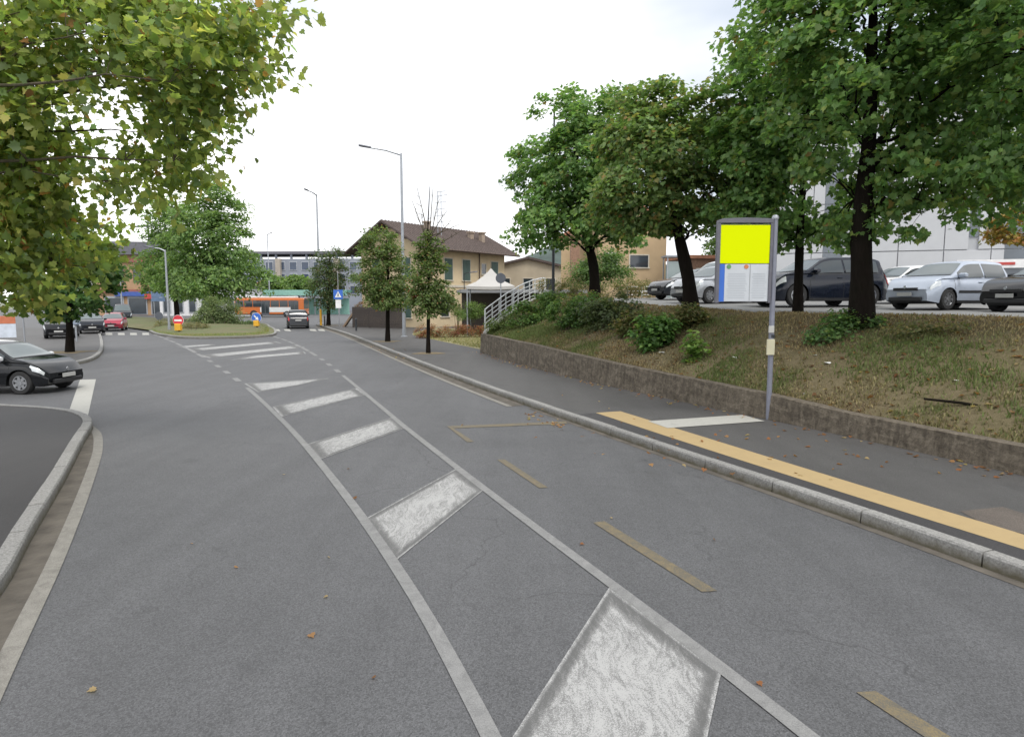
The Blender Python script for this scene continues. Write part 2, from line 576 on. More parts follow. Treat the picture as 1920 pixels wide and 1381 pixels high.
# lines of the painted island
HL = smooth_line(V2([(0.9, 0.6), (0.35, 2), (0.0, 3), (-0.38, 4), (-0.79, 5), (-1.47, 6.5), (-2.19, 8), (-3.19, 10), (-4.23, 12), (-5.32, 14), (-6.99, 17),
                     (-8.73, 20), (-11.13, 24), (-13.61, 28), (-17.47, 34), (-21.49, 40), (-26.3, 47)]), 0.4)
HR = smooth_line(V2([(2.7, 0.5), (2.15, 2), (1.77, 3), (1.37, 4), (0.95, 5), (0.3, 6.5), (-0.34, 8), (-1.18, 10), (-2.01, 12), (-2.81, 14), (-4.01, 17),
                     (-5.22, 20), (-6.85, 24), (-8.55, 28), (-11.26, 34), (-14.21, 40), (-16.4, 44)]), 0.4)
ribbon('painted_line', offset(sub(HL, -2, 18), -0.055), offset(sub(HL, -2, 18), 0.055), 0.008, M_WHITE_LINE, road)
ribbon('painted_line', offset(sub(HR, -2, 21), -0.055), offset(sub(HR, -2, 21), 0.055), 0.008, M_WHITE_LINE, road)
for ln, y0, wdt in ((HL, 19.0, 0.085), (HR, 21.5, 0.085)):
    L = length(ln)
    a = 0
    while a < L - 1.5:
        p, t = at_len(ln, a)
        if p.y > y0:
            seg = [at_len(ln, a + k * 0.5)[0] for k in range(int(3 if p.y < 27 else 6))]
            ribbon('painted_line', offset(seg, -wdt), offset(seg, wdt), 0.008, M_WHITE_LINE, road)
            a += 2.4 if p.y < 27 else 3.0
        else:
            a += 0.3
def bar(px):
    P = [G(u, v) for u, v in px]
    n = 10
    m = MB()
    uvs = []
    for i in range(n + 1):
        for k in range(n + 1):
            a, b = i / n, k / n
            p = P[0].lerp(P[1], a).lerp(P[3].lerp(P[2], a), b)
            m.v.append((p.x, p.y, 0.006)); uvs.append((a, b))
    m.f = [(i * (n + 1) + k, (i + 1) * (n + 1) + k, (i + 1) * (n + 1) + k + 1, i * (n + 1) + k + 1) for i in range(n) for k in range(n)]
    o = m.build('painted_stripe', M_WHITE_BAR, road)
    ul = o.data.uv_layers.new(name='UVMap')
    for l in o.data.loops:
        ul.data[l.index].uv = uvs[l.vertex_index]
    return o
def qpx(name, px, mat, z=0.006, lvl=0.0):
    return sheet(name, [G(u, v, lvl)[:2] for u, v in px], lvl + z, mat, road if lvl == 0 else pav)
for px in ([(1144, 1099), (1352, 1262), (1288, 1560), (846, 1560)],
           [(859, 877), (910, 916), (736, 1056), (674, 979)],
           [(741, 781), (763, 801), (598, 862), (573, 834)],
           [(668, 728), (686, 740), (528, 781), (511, 763)],
           [(618, 709), (560, 722), (484, 735), (458, 719)],
           [(470, 667), (570, 659), (574, 663), (432, 675.5)],
           [(374, 666), (555, 647.5), (572, 651), (392, 671)],
           [(350, 654), (515, 640), (528, 643), (362, 658.5)],
           [(395, 645), (404, 647), (345, 652), (330, 649)]):
    bar(px) if len(px) == 4 else qpx('painted_stripe', px, M_WHITE_LINE)
for a, b in ((312, 372), (405, 455), (478, 505)):
    qpx('painted_stripe', [(a, 633.5), (b, 631.5), (b, 629), (a, 631)], M_WHITE_LINE)
# give-way bar of the side street, crossings far away
qpx('painted_stripe', [(150, 712), (180, 711), (161, 797), (124, 786)], M_WHITE_FRESH)
for k in range(4):
    u = 198 + k * 23
    qpx('painted_stripe', [(u, 628), (u + 13, 628), (u + 12, 624), (u, 624)], M_WHITE_FRESH)
for u in (514, 534, 582, 598):
    qpx('painted_stripe', [(u, 620), (u + 12, 621), (u + 9, 617), (u - 2, 617)], M_WHITE_FRESH)
# bus bay lines, faded yellow
for px in ([(838, 799), (1061, 790), (1064, 794.5), (850, 803)], [(838, 799), (850, 803), (889, 828), (876, 829)],
           [(932, 862), (946, 861), (1027, 914), (1011, 915)], [(1112, 980), (1133, 977), (1345, 1108), (1316, 1110)],
           [(1605, 1298), (1642, 1296), (1910, 1460), (1852, 1460)]):
    qpx('painted_line', px, M_YELLOW_OLD)
# pavement markings at the stop
sl_ = smooth_line(V2([(1.72, 13.0), (2.88, 10.08), (3.66, 8.19), (4.33, 6.62), (4.72, 5.72), (5.1, 4.7), (5.4, 3.3), (5.5, 0)]), 0.25)
si_ = smooth_line(V2([(2.26, 13.19), (3.2, 10.75), (3.98, 8.71), (4.65, 7.0), (5.04, 6.05), (5.42, 4.9), (5.7, 3.4), (5.8, 0)]), 0.25)
M_STRIP = paint('yellow_strip_paint', (0.37, 0.272, 0.135), (0.29, 0.215, 0.112), 0.30, 0.52, scale=3)
ribbon('painted_strip', proj(sl_, 60), proj(si_, 60), 0.126, M_STRIP, pav)
ribbon('asphalt_strip', proj([p for p in offset(KERB, 0.152) if 0 < p.y < 12.9], 60), proj(list(reversed(sl_)), 60), 0.124, M_WALK_NEW, pav)
qpx('painted_stripe', [(1215, 790), (1392, 778), (1434, 790), (1252, 803)], M_WHITE_FRESH, 0.010, 0.12)
# darker resurfacing patch on the pavement
M_PATCH = asphalt('pavement_patch', (0.105, 0.088, 0.075), 0.25)
qpx('patch', [(1800, 958), (1880, 950), (1990, 985), (1960, 1010), (1850, 985)], M_PATCH, 0.004, 0.12)

# ================================================================= retaining wall
def wtop(y):
    xs = [-20, 8, 9.5, 10.8, 12.3, 14, 17, 22, 29]
    zs = [0.50, 0.50, 0.49, 0.51, 0.60, 0.66, 0.75, 0.92, 0.96]
    return float(np.interp(y, xs, zs))
mw, tw, bw = nodes_of('pebble_concrete')
co = objco(tw)
n1 = noise_n(tw, co, 1.6, 6, 0.65, 0.8)
n2 = noise_n(tw, co, 16.0, 6, 0.75, 0.4)
nv = noise_n(tw, objco(tw, (3.5, 3.5, 0.35)), 3.0, 5, 0.7, 0.3)
vw = N(tw, 'ShaderNodeTexVoronoi', Scale=26.0)
tw.links.new(co, vw.inputs['Vector'])
c = mixc(tw, 0.5, ramp(tw, n1, [(0.32, (0.05, 0.038, 0.026)), (0.5, (0.12, 0.098, 0.074)), (0.68, (0.23, 0.20, 0.16))]),
         ramp(tw, n2, [(0.36, (0.03, 0.024, 0.018)), (0.64, (0.29, 0.255, 0.205))]))
n5 = noise_n(tw, co, 5.5, 6, 0.7, 1.0)
c = mixc(tw, 0.5, c, ramp(tw, n5, [(0.38, (0.028, 0.023, 0.017)), (0.5, (0.10, 0.085, 0.06)), (0.62, (0.27, 0.24, 0.19))]))
c = mixc(tw, 0.3, c, ramp(tw, nv, [(0.36, (0.04, 0.033, 0.026)), (0.64, (0.24, 0.21, 0.17))]))
c = mixc(tw, 1.0, c, (0.92, 0.89, 0.86), 'MULTIPLY')
tw.links.new(c, bw.inputs['Base Color'])
bw.inputs['Roughness'].default_value = 0.95
bump(tw, bw, n2, 0.9, 0.03)
M_WALLC = mw
m = MB()
rows = []
WT = 0.26
w_back = offset(WALL, 0)            # running from behind the camera forwards: right side is the bank
n_p = len(WALL)
for i, p in enumerate(WALL):
    t = WALL[min(i + 1, n_p - 1)] - WALL[max(i - 1, 0)]
    n = Vector((t.y, -t.x, 0)).normalized()
    zt = wtop(p.y)
    r = []
    for k in range(9):
        f = k / 8
        z = -0.02 + (zt + 0.02) * f
        j = (noise.noise(Vector((p.x * 3, p.y * 3, z * 5))) * 0.02 + noise.noise(Vector((p.x * 9, p.y * 9, z * 14))) * 0.012)
        r.append(p + n * (j - 0.04 * (1 - f)) + Vector((0, 0, z)))
    top = zt + 0.012 * noise.noise(Vector((p.x * 4, p.y * 4, 1)))
    r.append(p + n * 0.03 + Vector((0, 0, top + 0.01)))
    r.append(p + n * WT + Vector((0, 0, top)))
    r.append(p + n * WT + Vector((0, 0, 0.0)))
    rows.append(r)
nr = len(rows[0])
m.add([q for r in rows for q in r], [(i * nr + k, i * nr + k + 1, (i + 1) * nr + k + 1, (i + 1) * nr + k) for i in range(n_p - 1) for k in range(nr - 1)]
      + [tuple(range(nr)), tuple((n_p - 1) * nr + k for k in range(nr - 1, -1, -1))])
wall = m.build('retaining_wall', M_WALLC, smooth=False)
tag(wall, 'low rough pebbled concrete retaining wall below the grass bank', 'wall')

# ================================================================= grass bank and the car park above it
def zp(y):
    return 2.1 + min(0.5, max(0.0, (y - 18) * 0.03))
CREST = smooth_line([Vector((x, y, 0)) for x, y in [(13.5, -14), (13.2, 2), (12.9, 7), (12.4, 10), (11.2, 11.8), (9.9, 13.0), (8.6, 14.6), (7.4, 16.9), (6.2, 20.2), (4.7, 25), (3.4, 30), (1.9, 36)]], 0.4)
LB, RB = proj(offset(WALL, WT - 0.01), 90), proj(CREST, 90)
def bank_pt(s, t):
    f = s * 89
    i = min(88, int(f))
    a = LB[i].lerp(LB[i + 1], f - i)
    b = RB[i].lerp(RB[i + 1], f - i)
    p = a.lerp(b, t)
    z0, z1 = wtop(a.y) - 0.02, zp(b.y)
    pr = 1 - (1 - t) ** 1.55
    q = t * (1 - t) * 4
    z = z0 + (z1 - z0) * pr + q * (0.10 * noise.noise(Vector((p.x * 0.5, p.y * 0.5, 3))) + 0.03 * noise.noise(Vector((p.x * 2.2, p.y * 2.2, 7))))
    return Vector((p.x, p.y, z))
NS, NT = 150, 22
bv = [bank_pt(i / NS, k / NT) for i in range(NS + 1) for k in range(NT + 1)]
bf = [(i * (NT + 1) + k, i * (NT + 1) + k + 1, (i + 1) * (NT + 1) + k + 1, (i + 1) * (NT + 1) + k) for i in range(NS) for k in range(NT)]
mb, tb, bb = nodes_of('bank_soil')
co = objco(tb)
p1 = noise_n(tb, co, 0.55, 6, 0.6, 0.8)
p2 = noise_n(tb, co, 3.2, 6, 0.7, 0.5)
p3 = noise_n(tb, co, 30.0, 4, 0.8)
cc = mixc(tb, 0.5, ramp(tb, p1, [(0.3, (0.09, 0.092, 0.04)), (0.5, (0.17, 0.138, 0.082)), (0.72, (0.135, 0.098, 0.068))]),
          ramp(tb, p2, [(0.3, (0.075, 0.075, 0.03)), (0.5, (0.17, 0.138, 0.082)), (0.75, (0.25, 0.205, 0.13))]))
cc = mixc(tb, 0.35, cc, ramp(tb, p3, [(0.3, (0.045, 0.04, 0.022)), (0.7, (0.25, 0.22, 0.13))]))
tb.links.new(cc, bb.inputs['Base Color'])
bb.inputs['Roughness'].default_value = 1.0
bb.inputs['Specular IOR Level'].default_value = 0.1
bump(tb, bb, p3, 0.9, 0.04)
bank = MB().add(bv, bf).build('grass_bank', mb, smooth=True)
tag(bank, kind='structure')
# car park sheet
CB = [Vector((p.x + 3 + (0 if p.y < 30 else 0), p.y, 0)) for p in RB]
far = [Vector((70 - 50 * (i / 89) ** 0.8, p.y + 12 + 36 * (i / 89), 0)) for i, p in enumerate(RB)]
pv, pf = [], []
for a, b in zip(RB, far):
    for k in range(13):
        q = a.lerp(b, k / 12)
        pv.append((q.x, q.y, zp(q.y)))
pf = [(i * 13 + k, i * 13 + k + 1, (i + 1) * 13 + k + 1, (i + 1) * 13 + k) for i in range(89) for k in range(12)]
lot = MB().add(pv, pf).build('car_park', M_LOT)
tag(lot, kind='structure')
BVH = BVHTree.FromPolygons([Vector(v) for v in bv] + [Vector(v) for v in pv],
                           bf + [tuple(i + len(bv) for i in f) for f in pf])
def bank_z(x, y):
    h = BVH.ray_cast(Vector((x, y, 20)), Vector((0, 0, -1)))
    return h[0].z if h[0] else 0.12
def hit(u, v):                      # where the pixel's ray meets the bank
    h = BVH.ray_cast(Vector((0, 0, H_CAM)), ray(u, v).normalized())
    return h[0] if h[0] else None
# side of the ramp under the railing
CONC = plain('concrete', (0.40, 0.39, 0.36), 0.9, 0, 0.18, 2.5, 0.3)
edge = [bank_pt(1.0, k / 20) for k in range(21)] + [Vector((q[0], q[1], q[2])) for q in pv[-13:][1:]]
ms = MB()
dirn = Vector((-0.9, 0.35, 0)).normalized()
for i, e in enumerate(edge):
    ms.v += [tuple(e + dirn * 0.16 + Vector((0, 0, 0.10))), tuple(e + dirn * 0.16 - Vector((0, 0, e.z + 0.02))), tuple(e - dirn * 0.04 + Vector((0, 0, 0.10))), tuple(e - dirn * 0.04 - Vector((0, 0, 0.3)))]
for i in range(len(edge) - 1):
    a, b = i * 4, i * 4 + 4
    ms.f += [(a, a + 1, b + 1, b), (a + 2, a, b, b + 2), (a + 3, a + 2, b + 2, b + 3)]
ms.f += [(0, 2, 3, 1)]
rw = ms.build('ramp_wall', CONC)
tag(rw, 'pale concrete side wall of the mound carrying the white railing', 'wall')
# ================================================================= leaves and trees
def leaf_template(kind):
    if kind == 'lobed':          # palmate leaf, two halves folded on the midrib
        half = [(0, 0.04), (0.26, -0.06), (0.36, 0.12), (0.58, 0.30), (0.40, 0.40), (0.44, 0.64), (0.22, 0.64), (0, 1.0)]
    elif kind == 'oval':
        half = [(0, 0), (0.26, 0.25), (0.27, 0.6), (0, 1.0)]
    else:                        # simple
        half = [(0, 0), (0.32, 0.45), (0, 1.0)]
    mids = [half[0], half[-1]]
    n = len(half)
    vs = [(x, y, 0.22 * x) for x, y in half] + [(-x, y, 0.22 * x) for x, y in half[1:-1]]
    f1 = list(range(n))
    f2 = [0, n - 1] + [n + i for i in range(n - 3, -1, -1)]
    for q in vs:
        pass
    vs = [(x, y, z - 0.18 * y * y) for x, y, z in vs]
    return np.array(vs, float), [f1, f2]
TPL = {k: leaf_template(k) for k in ('lobed', 'oval', 'simple')}

def leaf_mesh(name, pos, nrm, head, size, cols, kind, mat):
    tv, tf = TPL[kind]
    nrm = nrm / np.linalg.norm(nrm, axis=1, keepdims=True)
    x = np.cross(head, nrm)
    x /= (np.linalg.norm(x, axis=1, keepdims=True) + 1e-9)
    y = np.cross(nrm, x)
    K, n = len(tv), len(pos)
    V = pos[:, None, :] + size[:, None, None] * (tv[None, :, 0:1] * x[:, None, :] + (tv[None, :, 1:2] - 0.4) * y[:, None, :] + tv[None, :, 2:3] * nrm[:, None, :])
    V = V.reshape(-1, 3)
    loops = np.concatenate([np.array(f) for f in tf])
    L = (loops[None, :] + (np.arange(n) * K)[:, None]).ravel()
    tot = np.array([len(f) for f in tf])
    totals = np.tile(tot, n)
    starts = np.concatenate([[0], np.cumsum(totals)[:-1]])
    me = bpy.data.meshes.new(name)
    me.vertices.add(len(V))
    me.vertices.foreach_set('co', V.ravel().astype(np.float32))
    me.loops.add(len(L))
    me.loops.foreach_set('vertex_index', L.astype(np.int32))
    me.polygons.add(len(totals))
    me.polygons.foreach_set('loop_start', starts.astype(np.int32))
    me.polygons.foreach_set('loop_total', totals.astype(np.int32))
    a = me.attributes.new('leafcol', 'FLOAT_COLOR', 'POINT')
    c4 = np.concatenate([cols, np.ones((n, 1))], axis=1)
    a.data.foreach_set('color', np.repeat(c4, K, axis=0).astype(np.float32).ravel())
    me.materials.append(mat)
    me.update(calc_edges=True)
    return me

def pal(rng, n, palette, weights):
    idx = rng.choice(len(palette), n, p=np.array(weights) / sum(weights))
    c = np.array(palette)[idx]
    return c * rng.uniform(0.72, 1.28, (n, 1)) * rng.uniform(0.94, 1.06, (n, 3))

def clumps_in(rng, env, n, mind, gap=None):
    vol = np.array([e[3] * e[4] * e[5] for e in env])
    out = []
    tries = 0
    while len(out) < n and tries < n * 60:
        tries += 1
        e = env[rng.choice(len(env), p=vol / vol.sum())]
        d = rng.normal(size=3)
        d /= np.linalg.norm(d)
        r = rng.uniform(0.12, 1.0) ** 0.42
        p = np.array(e[:3]) + d * r * np.array(e[3:6])
        if gap is not None and noise.noise(Vector(tuple(p * gap[0] + 7.3))) < gap[1]:
            continue
        if out and np.min(np.linalg.norm(np.array(out) - p, axis=1)) < mind:
            continue
        out.append(p)
    return np.array(out)

def foliage(rng, cl, per, spread, leaf, palette, weights, center, flat=0.55, droop=0.35, nup=1.0, nrand=0.55):
    P, NR, HD, C = [], [], [], []
    for c in cl:
        s = spread * rng.uniform(0.65, 1.3)
        n = int(per * rng.uniform(0.7, 1.3))
        q = rng.normal(size=(n, 3)) * 0.55
        k = np.linalg.norm(q, axis=1, keepdims=True)
        q = q / np.maximum(1, k / 1.1) * s * np.array([1, 1, flat])
        outd = c - center
        outd = outd / (np.linalg.norm(outd) + 1e-6)
        tilt = -0.35 * (q[:, :1] * outd[0] + q[:, 1:2] * outd[1])
        q[:, 2:3] += tilt
        P.append(c + q)
        NR.append(np.array([0, 0, nup]) + 0.55 * outd + rng.normal(size=(n, 3)) * nrand)
        h = q / (np.linalg.norm(q, axis=1, keepdims=True) + 1e-6) + outd * 0.6 + rng.normal(size=(n, 3)) * 0.5
        h[:, 2] -= droop
        HD.append(h)
        hue = rng.uniform(0.86, 1.16)
        base = pal(rng, n, palette, weights) * hue
        C.append(base)
    P, NR, HD, C = map(np.concatenate, (P, NR, HD, C))
    S = leaf * rng.uniform(0.6, 1.25, len(P))
    return P, NR, HD, S, C

def bez(a, b, c, n):
    return [a * (1 - t) ** 2 + b * 2 * t * (1 - t) + c * t * t for t in [i / (n - 1) for i in range(n)]]

def wood(rng, base, path, r0, cl, nl, first=0.35, rlimb=0.34, twig_n=1.0, flare=1.18, r_top=0.25):
    """trunk mesh + branches mesh: limbs reach towards the clumps of leaves"""
    P = [Vector(p) for p in path]
    line = smooth_line(P, 0.35)
    n = len(line)
    rad = []
    for i in range(n):
        f = i / (n - 1)
        r = r0 * (1 - (1 - r_top) * f)
        h = (line[i] - line[0]).length
        r *= 1 + (flare - 1) * math.exp(-h / (r0 * 2.2))
        r *= 1 + 0.05 * math.sin(i * 1.9)
        rad.append(r)
    tr = MB()
    l2 = [line[0] - Vector((0, 0, 0.25))] + line
    tr.tube(l2, [rad[0] * 1.1] + rad, 12)
    br = MB()
    limbs = []
    cl_v = [Vector(c) for c in cl]
    order = list(rng.permutation(len(cl_v)))
    chosen = []
    for i in order:
        if len(chosen) >= nl:
            break
        if all((cl_v[i] - cl_v[j]).length > 0.9 for j in chosen):
            chosen.append(i)
    for j in chosen:
        tgt = cl_v[j]
        f = first + (1 - first) * float(np.clip((tgt.z - line[0].z) / max(0.1, (line[-1].z - line[0].z)) - 0.28, 0, 0.93)) * rng.uniform(0.75, 1.0)
        k = min(n - 1, int(f * (n - 1)))
        st = line[k]
        mid = st.lerp(tgt, 0.45) + Vector((rng.normal() * 0.15, rng.normal() * 0.15, 0.12 * (tgt - st).length + rng.normal() * 0.1))
        pts = bez(st, mid, tgt, 9)
        pts = [p + Vector(rng.normal(size=3) * 0.035 * (0 < i_ < 8)) for i_, p in enumerate(pts)]
        ra = rad[k] * rlimb * rng.uniform(0.7, 1.15)
        br.tube(pts, [ra * (1 - 0.85 * i_ / 8) for i_ in range(9)], 6, False)
        limbs.append((pts, ra))
    allp = [(p, ra * (1 - 0.85 * i_ / 8)) for pts, ra in limbs for i_, p in enumerate(pts) if i_ > 1]
    arr = np.array([list(p) for p, _ in allp]) if allp else np.array([list(line[-1])])
    for i, c in enumerate(cl_v):
        if rng.uniform() > twig_n or i in chosen:
            continue
        dd = np.linalg.norm(arr - np.array(c), axis=1) + np.maximum(0, arr[:, 2] - c.z + 0.1) * 0.8
        k = int(np.argmin(dd))
        st = allp[k][0] if allp else line[-1]
        if (c - st).length > 2.6:
            continue
        mid = st.lerp(c, 0.5) + Vector((0, 0, 0.1)) + Vector(rng.normal(size=3) * 0.08)
        r_ = min(0.022, (allp[k][1] if allp else 0.03) * 0.7)
        br.tube(bez(st, mid, c, 5), [r_, r_ * 0.85, r_ * 0.7, r_ * 0.5, r_ * 0.3], 4, False)
    return tr, br

def make_tree(name, label, base, path, r0, env, ncl, per, spread, leaf, palette, weights, seed, bark, kind='lobed', lm=None, nl=12,
              cat='tree', group=None, mind=0.35, first=0.35, flat=0.55, rlimb=0.34, twig=1.0, split=0, r_top=0.25, droop=0.35, gap=(0.8, -0.16), nup=0.9, nrand=0.65):
    rng = np.random.default_rng(seed)
    base = Vector(base)
    root = empty(name, base, 0, label, cat, group)
    cl = clumps_in(rng, env, ncl, mind, gap)
    cen = np.average([e[:3] for e in env], axis=0, weights=[e[3] * e[4] * e[5] for e in env]) - np.array([0, 0, 0.8])
    tr, br = wood(rng, base, path, r0, cl, nl, first, rlimb, twig, r_top=r_top)
    sh = -base
    for mbx in (tr, br):
        mbx.v = [(v[0] + sh.x, v[1] + sh.y, v[2] + sh.z) for v in mbx.v]
    t_o = tr.build('trunk', bark, root, True)
    if br.v:
        br.build('branches', bark, root, True)
    P, NR, HD, S, C = foliage(rng, cl, per, spread, leaf, palette, weights, cen, flat, droop, nup, nrand)
    P = P + np.array(list(sh))
    keep = np.ones(len(P), bool)
    if split:
        # the leaves that show largest become objects of their own
        W = P + np.array(list(base))
        dY = W[:, 1]
        u = 960 + F_PX * W[:, 0] / dY
        v = HORIZON - F_PX * (W[:, 2] - H_CAM) / dY
        score = np.where((u > 5) & (u < 1900) & (v > 5) & (dY > 1), S / dY, 0)
        big = np.argsort(-score)[:split]
        keep[big] = False
        base_me = []
        for k in range(6):
            base_me.append(leaf_mesh('leaf', np.zeros((1, 3)), np.array([[0, 0, 1.0]]), np.array([[0, 1.0, 0]]), np.ones(1), pal(rng, 1, palette, weights), kind, lm or LEAF))
        for i in big:
            n_ = Vector(NR[i]).normalized()
            x_ = Vector(HD[i]).cross(n_).normalized()
            y_ = n_.cross(x_)
            o = link('leaf', base_me[i % 6], root)
            M3 = Matrix((x_, y_, n_)).transposed()
            o.location = Vector(P[i])
            o.rotation_euler = M3.to_euler()
            o.scale = (S[i],) * 3
    cm = leaf_mesh('crown', P[keep], NR[keep], HD[keep], S[keep], C[keep], kind, lm or LEAF)
    co_ = link('crown', cm, root)
    co_['kind'] = 'stuff'
    return root

def E(u, v, Y, ru, rv, rd=None):        # crown ellipsoid from a place in the picture at depth Y
    c = D(u, v, Y)
    k = Y / F_PX
    return (c.x, c.y, c.z, ru * k, (rd if rd else ru * k), rv * k)

MAPLE = [(0.155, 0.265, 0.09), (0.20, 0.315, 0.10), (0.115, 0.205, 0.076), (0.22, 0.28, 0.078), (0.25, 0.18, 0.06)]
MW = [4, 3, 3, 0.7, 0.12]
MAPLE2 = [(0.155, 0.235, 0.082), (0.20, 0.28, 0.092), (0.11, 0.18, 0.067), (0.24, 0.23, 0.082), (0.28, 0.18, 0.07)]
MW2 = [4, 3, 2.5, 1.2, 0.35]
# --- four maples along the crest of the bank
def bp(u, v, Y):                        # base of a tree: on the bank below the given pixel column at depth Y
    p = D(u, v, Y)
    return Vector((p.x, p.y, bank_z(p.x, p.y)))
b1 = bp(1116, 560, 27.0)
make_tree('maple_tree', 'dark green maple whose low left limb reaches past the thin black lamp post', b1,
          [b1, D(1113, 500, 27), D(1103, 458, 27), D(1085, 380, 27), D(1080, 250, 27)], 0.24,
          [E(1085, 300, 27, 100, 120, 2.4), E(1010, 400, 26.5, 62, 70, 1.6), E(1050, 220, 27, 60, 55, 1.5), E(1150, 390, 26.5, 70, 70, 1.8), E(990, 330, 27, 42, 50, 1.2), E(1160, 250, 27.5, 60, 80, 1.8), E(1090, 420, 26.5, 100, 45, 1.6)],
          250, 84, 0.54, 0.16, MAPLE, MW, 11, BARK_DARK, nl=16, group='maples on the bank', first=0.22, mind=0.4)
b2 = bp(1297, 585, 19.6)
make_tree('maple_tree', 'maple with reddish tinged top standing behind the low bushes of the bank', b2,
          [b2, D(1290, 520, 19.6), D(1277, 460, 19.6), D(1262, 380, 19.7), D(1250, 240, 19.8)], 0.235,
          [E(1240, 270, 19.8, 118, 100, 2.0), E(1215, 180, 20, 70, 50, 1.3), E(1180, 375, 19.3, 80, 60, 1.6), E(1330, 370, 19.2, 80, 75, 1.6), E(1320, 230, 20, 60, 60, 1.5), E(1250, 400, 19.4, 110, 40, 1.4), E(1380, 330, 19.0, 60, 90, 1.3)],
          260, 84, 0.44, 0.138, MAPLE2, MW2, 12, BARK_DARK, nl=15, group='maples on the bank', first=0.25, mind=0.3)
b3 = bp(1497, 560, 17.6)
make_tree('maple_tree', 'slender maple with a thin dark trunk in front of the dark blue car', b3,
          [b3, D(1498, 500, 17.6), D(1502, 400, 17.6), D(1512, 250, 17.6), D(1518, 90, 17.6)], 0.13,
          [E(1500, 230, 17.8, 110, 110, 1.8), E(1440, 330, 17.4, 90, 75, 1.5), E(1540, 400, 17.4, 60, 60, 1.2), E(1470, 420, 17.4, 90, 50, 1.3), E(1400, 260, 17.9, 70, 70, 1.4), E(1450, 130, 18, 80, 80, 1.5), E(1395, 400, 17.6, 60, 60, 1.1)],
          250, 80, 0.40, 0.135, MAPLE, MW, 13, BARK_DARK, nl=14, group='maples on the bank', first=0.3, mind=0.28)
b4 = bp(1616, 600, 14.0)
make_tree('maple_tree', 'large maple with the thickest dark trunk in front of the white building', b4,
          [b4, D(1616, 520, 14), D(1615, 420, 14), D(1628, 280, 14), D(1634, 120, 14), D(1640, -60, 14)], 0.24,
          [E(1640, 60, 14.2, 190, 120, 2.4), E(1480, 60, 14.4, 110, 90, 1.8), E(1800, 90, 14.2, 130, 110, 2.0), E(1560, 200, 13.6, 120, 60, 1.6), E(1750, 330, 13.6, 120, 75, 1.6),
           E(1560, 330, 14.6, 70, 40, 1.3), E(1600, 430, 14.3, 70, 36, 1.2), E(1850, 280, 13.9, 110, 100, 1.8), E(1640, -120, 14.2, 210, 110, 2.4), E(1770, 215, 13.9, 90, 60, 1.2), E(1850, 385, 13.5, 80, 42, 1.0), E(1690, 420, 13.8, 70, 32, 1.0), E(1690, 270, 14.4, 60, 60, 1.0)],
          400, 72, 0.42, 0.132, MAPLE, [4, 3.4, 3, 1.1, 0.12], 14, BARK_DARK, nl=20, group='maples on the bank', first=0.3, mind=0.3)
b5 = bp(2060, 640, 11.4)
make_tree('maple_tree', 'maple beside the black car whose boughs hang in over the car park', b5,
          [b5, D(2050, 500, 11.4), D(2020, 300, 11.4), D(1990, 120, 11.4), D(1980, -80, 11.4)], 0.22,
          [E(1930, 60, 11.6, 150, 110, 1.8), E(1890, 270, 11.5, 110, 80, 1.5), E(1990, 300, 11.3, 120, 110, 1.6), E(1960, -90, 11.5, 200, 120, 2.0)],
          160, 76, 0.38, 0.13, MAPLE, MW, 15, BARK_DARK, nl=14, group='maples on the bank', first=0.35, mind=0.28)
# --- near plane tree at the left
PLANE = [(0.275, 0.335, 0.10), (0.335, 0.385, 0.115), (0.19, 0.255, 0.09), (0.42, 0.40, 0.13), (0.22, 0.31, 0.17), (0.42, 0.22, 0.08)]
PW = [4, 3, 3, 1.2, 0.8, 0.28]
bpz = Vector((-10.6, 9.6, 0.12))
make_tree('plane_tree', 'big plane tree with broad yellowish lobed leaves arching over the left lane', bpz,
          [bpz, (-10.55, 9.6, 2.0), (-10.3, 9.7, 3.6), (-9.6, 9.9, 5.4), (-8.8, 10.1, 7.2)], 0.27,
          [E(150, 70, 9.8, 230, 110, 1.0), E(330, 110, 9.4, 120, 110, 1.0), E(440, 60, 9.2, 75, 75, 0.8), E(455, 115, 9.2, 45, 45, 0.5), E(390, 290, 9.4, 25, 45, 0.4), E(120, 230, 10, 200, 95, 1.2), E(280, 270, 9.6, 115, 75, 0.9), E(355, 215, 9.5, 60, 80, 0.7), E(250, 340, 10, 90, 45, 0.7),
           E(60, 440, 10.8, 130, 95, 1.1), E(150, 450, 11.2, 60, 80, 0.8), E(-100, 300, 9.6, 160, 220, 1.6), E(325, 335, 9.8, 50, 42, 0.5), E(50, 520, 10.2, 100, 50, 0.8), E(180, 480, 11.4, 45, 50, 0.6),
           E(150, -70, 9.6, 220, 60, 1.0), E(480, -25, 8.8, 80, 50, 0.7), E(495, 10, 9.0, 50, 34, 0.4), E(470, 85, 9.1, 36, 50, 0.4), E(420, 20, 9.1, 70, 50, 0.5)],
          430, 38, 0.42, 0.132, PLANE, PW, 21, BARK_GREY, lm=LEAF_NEAR, nl=40, first=0.4, mind=0.22, split=300, flat=0.75, rlimb=0.3, nup=0.45, nrand=0.9, droop=0.7, gap=(0.75, -0.06))
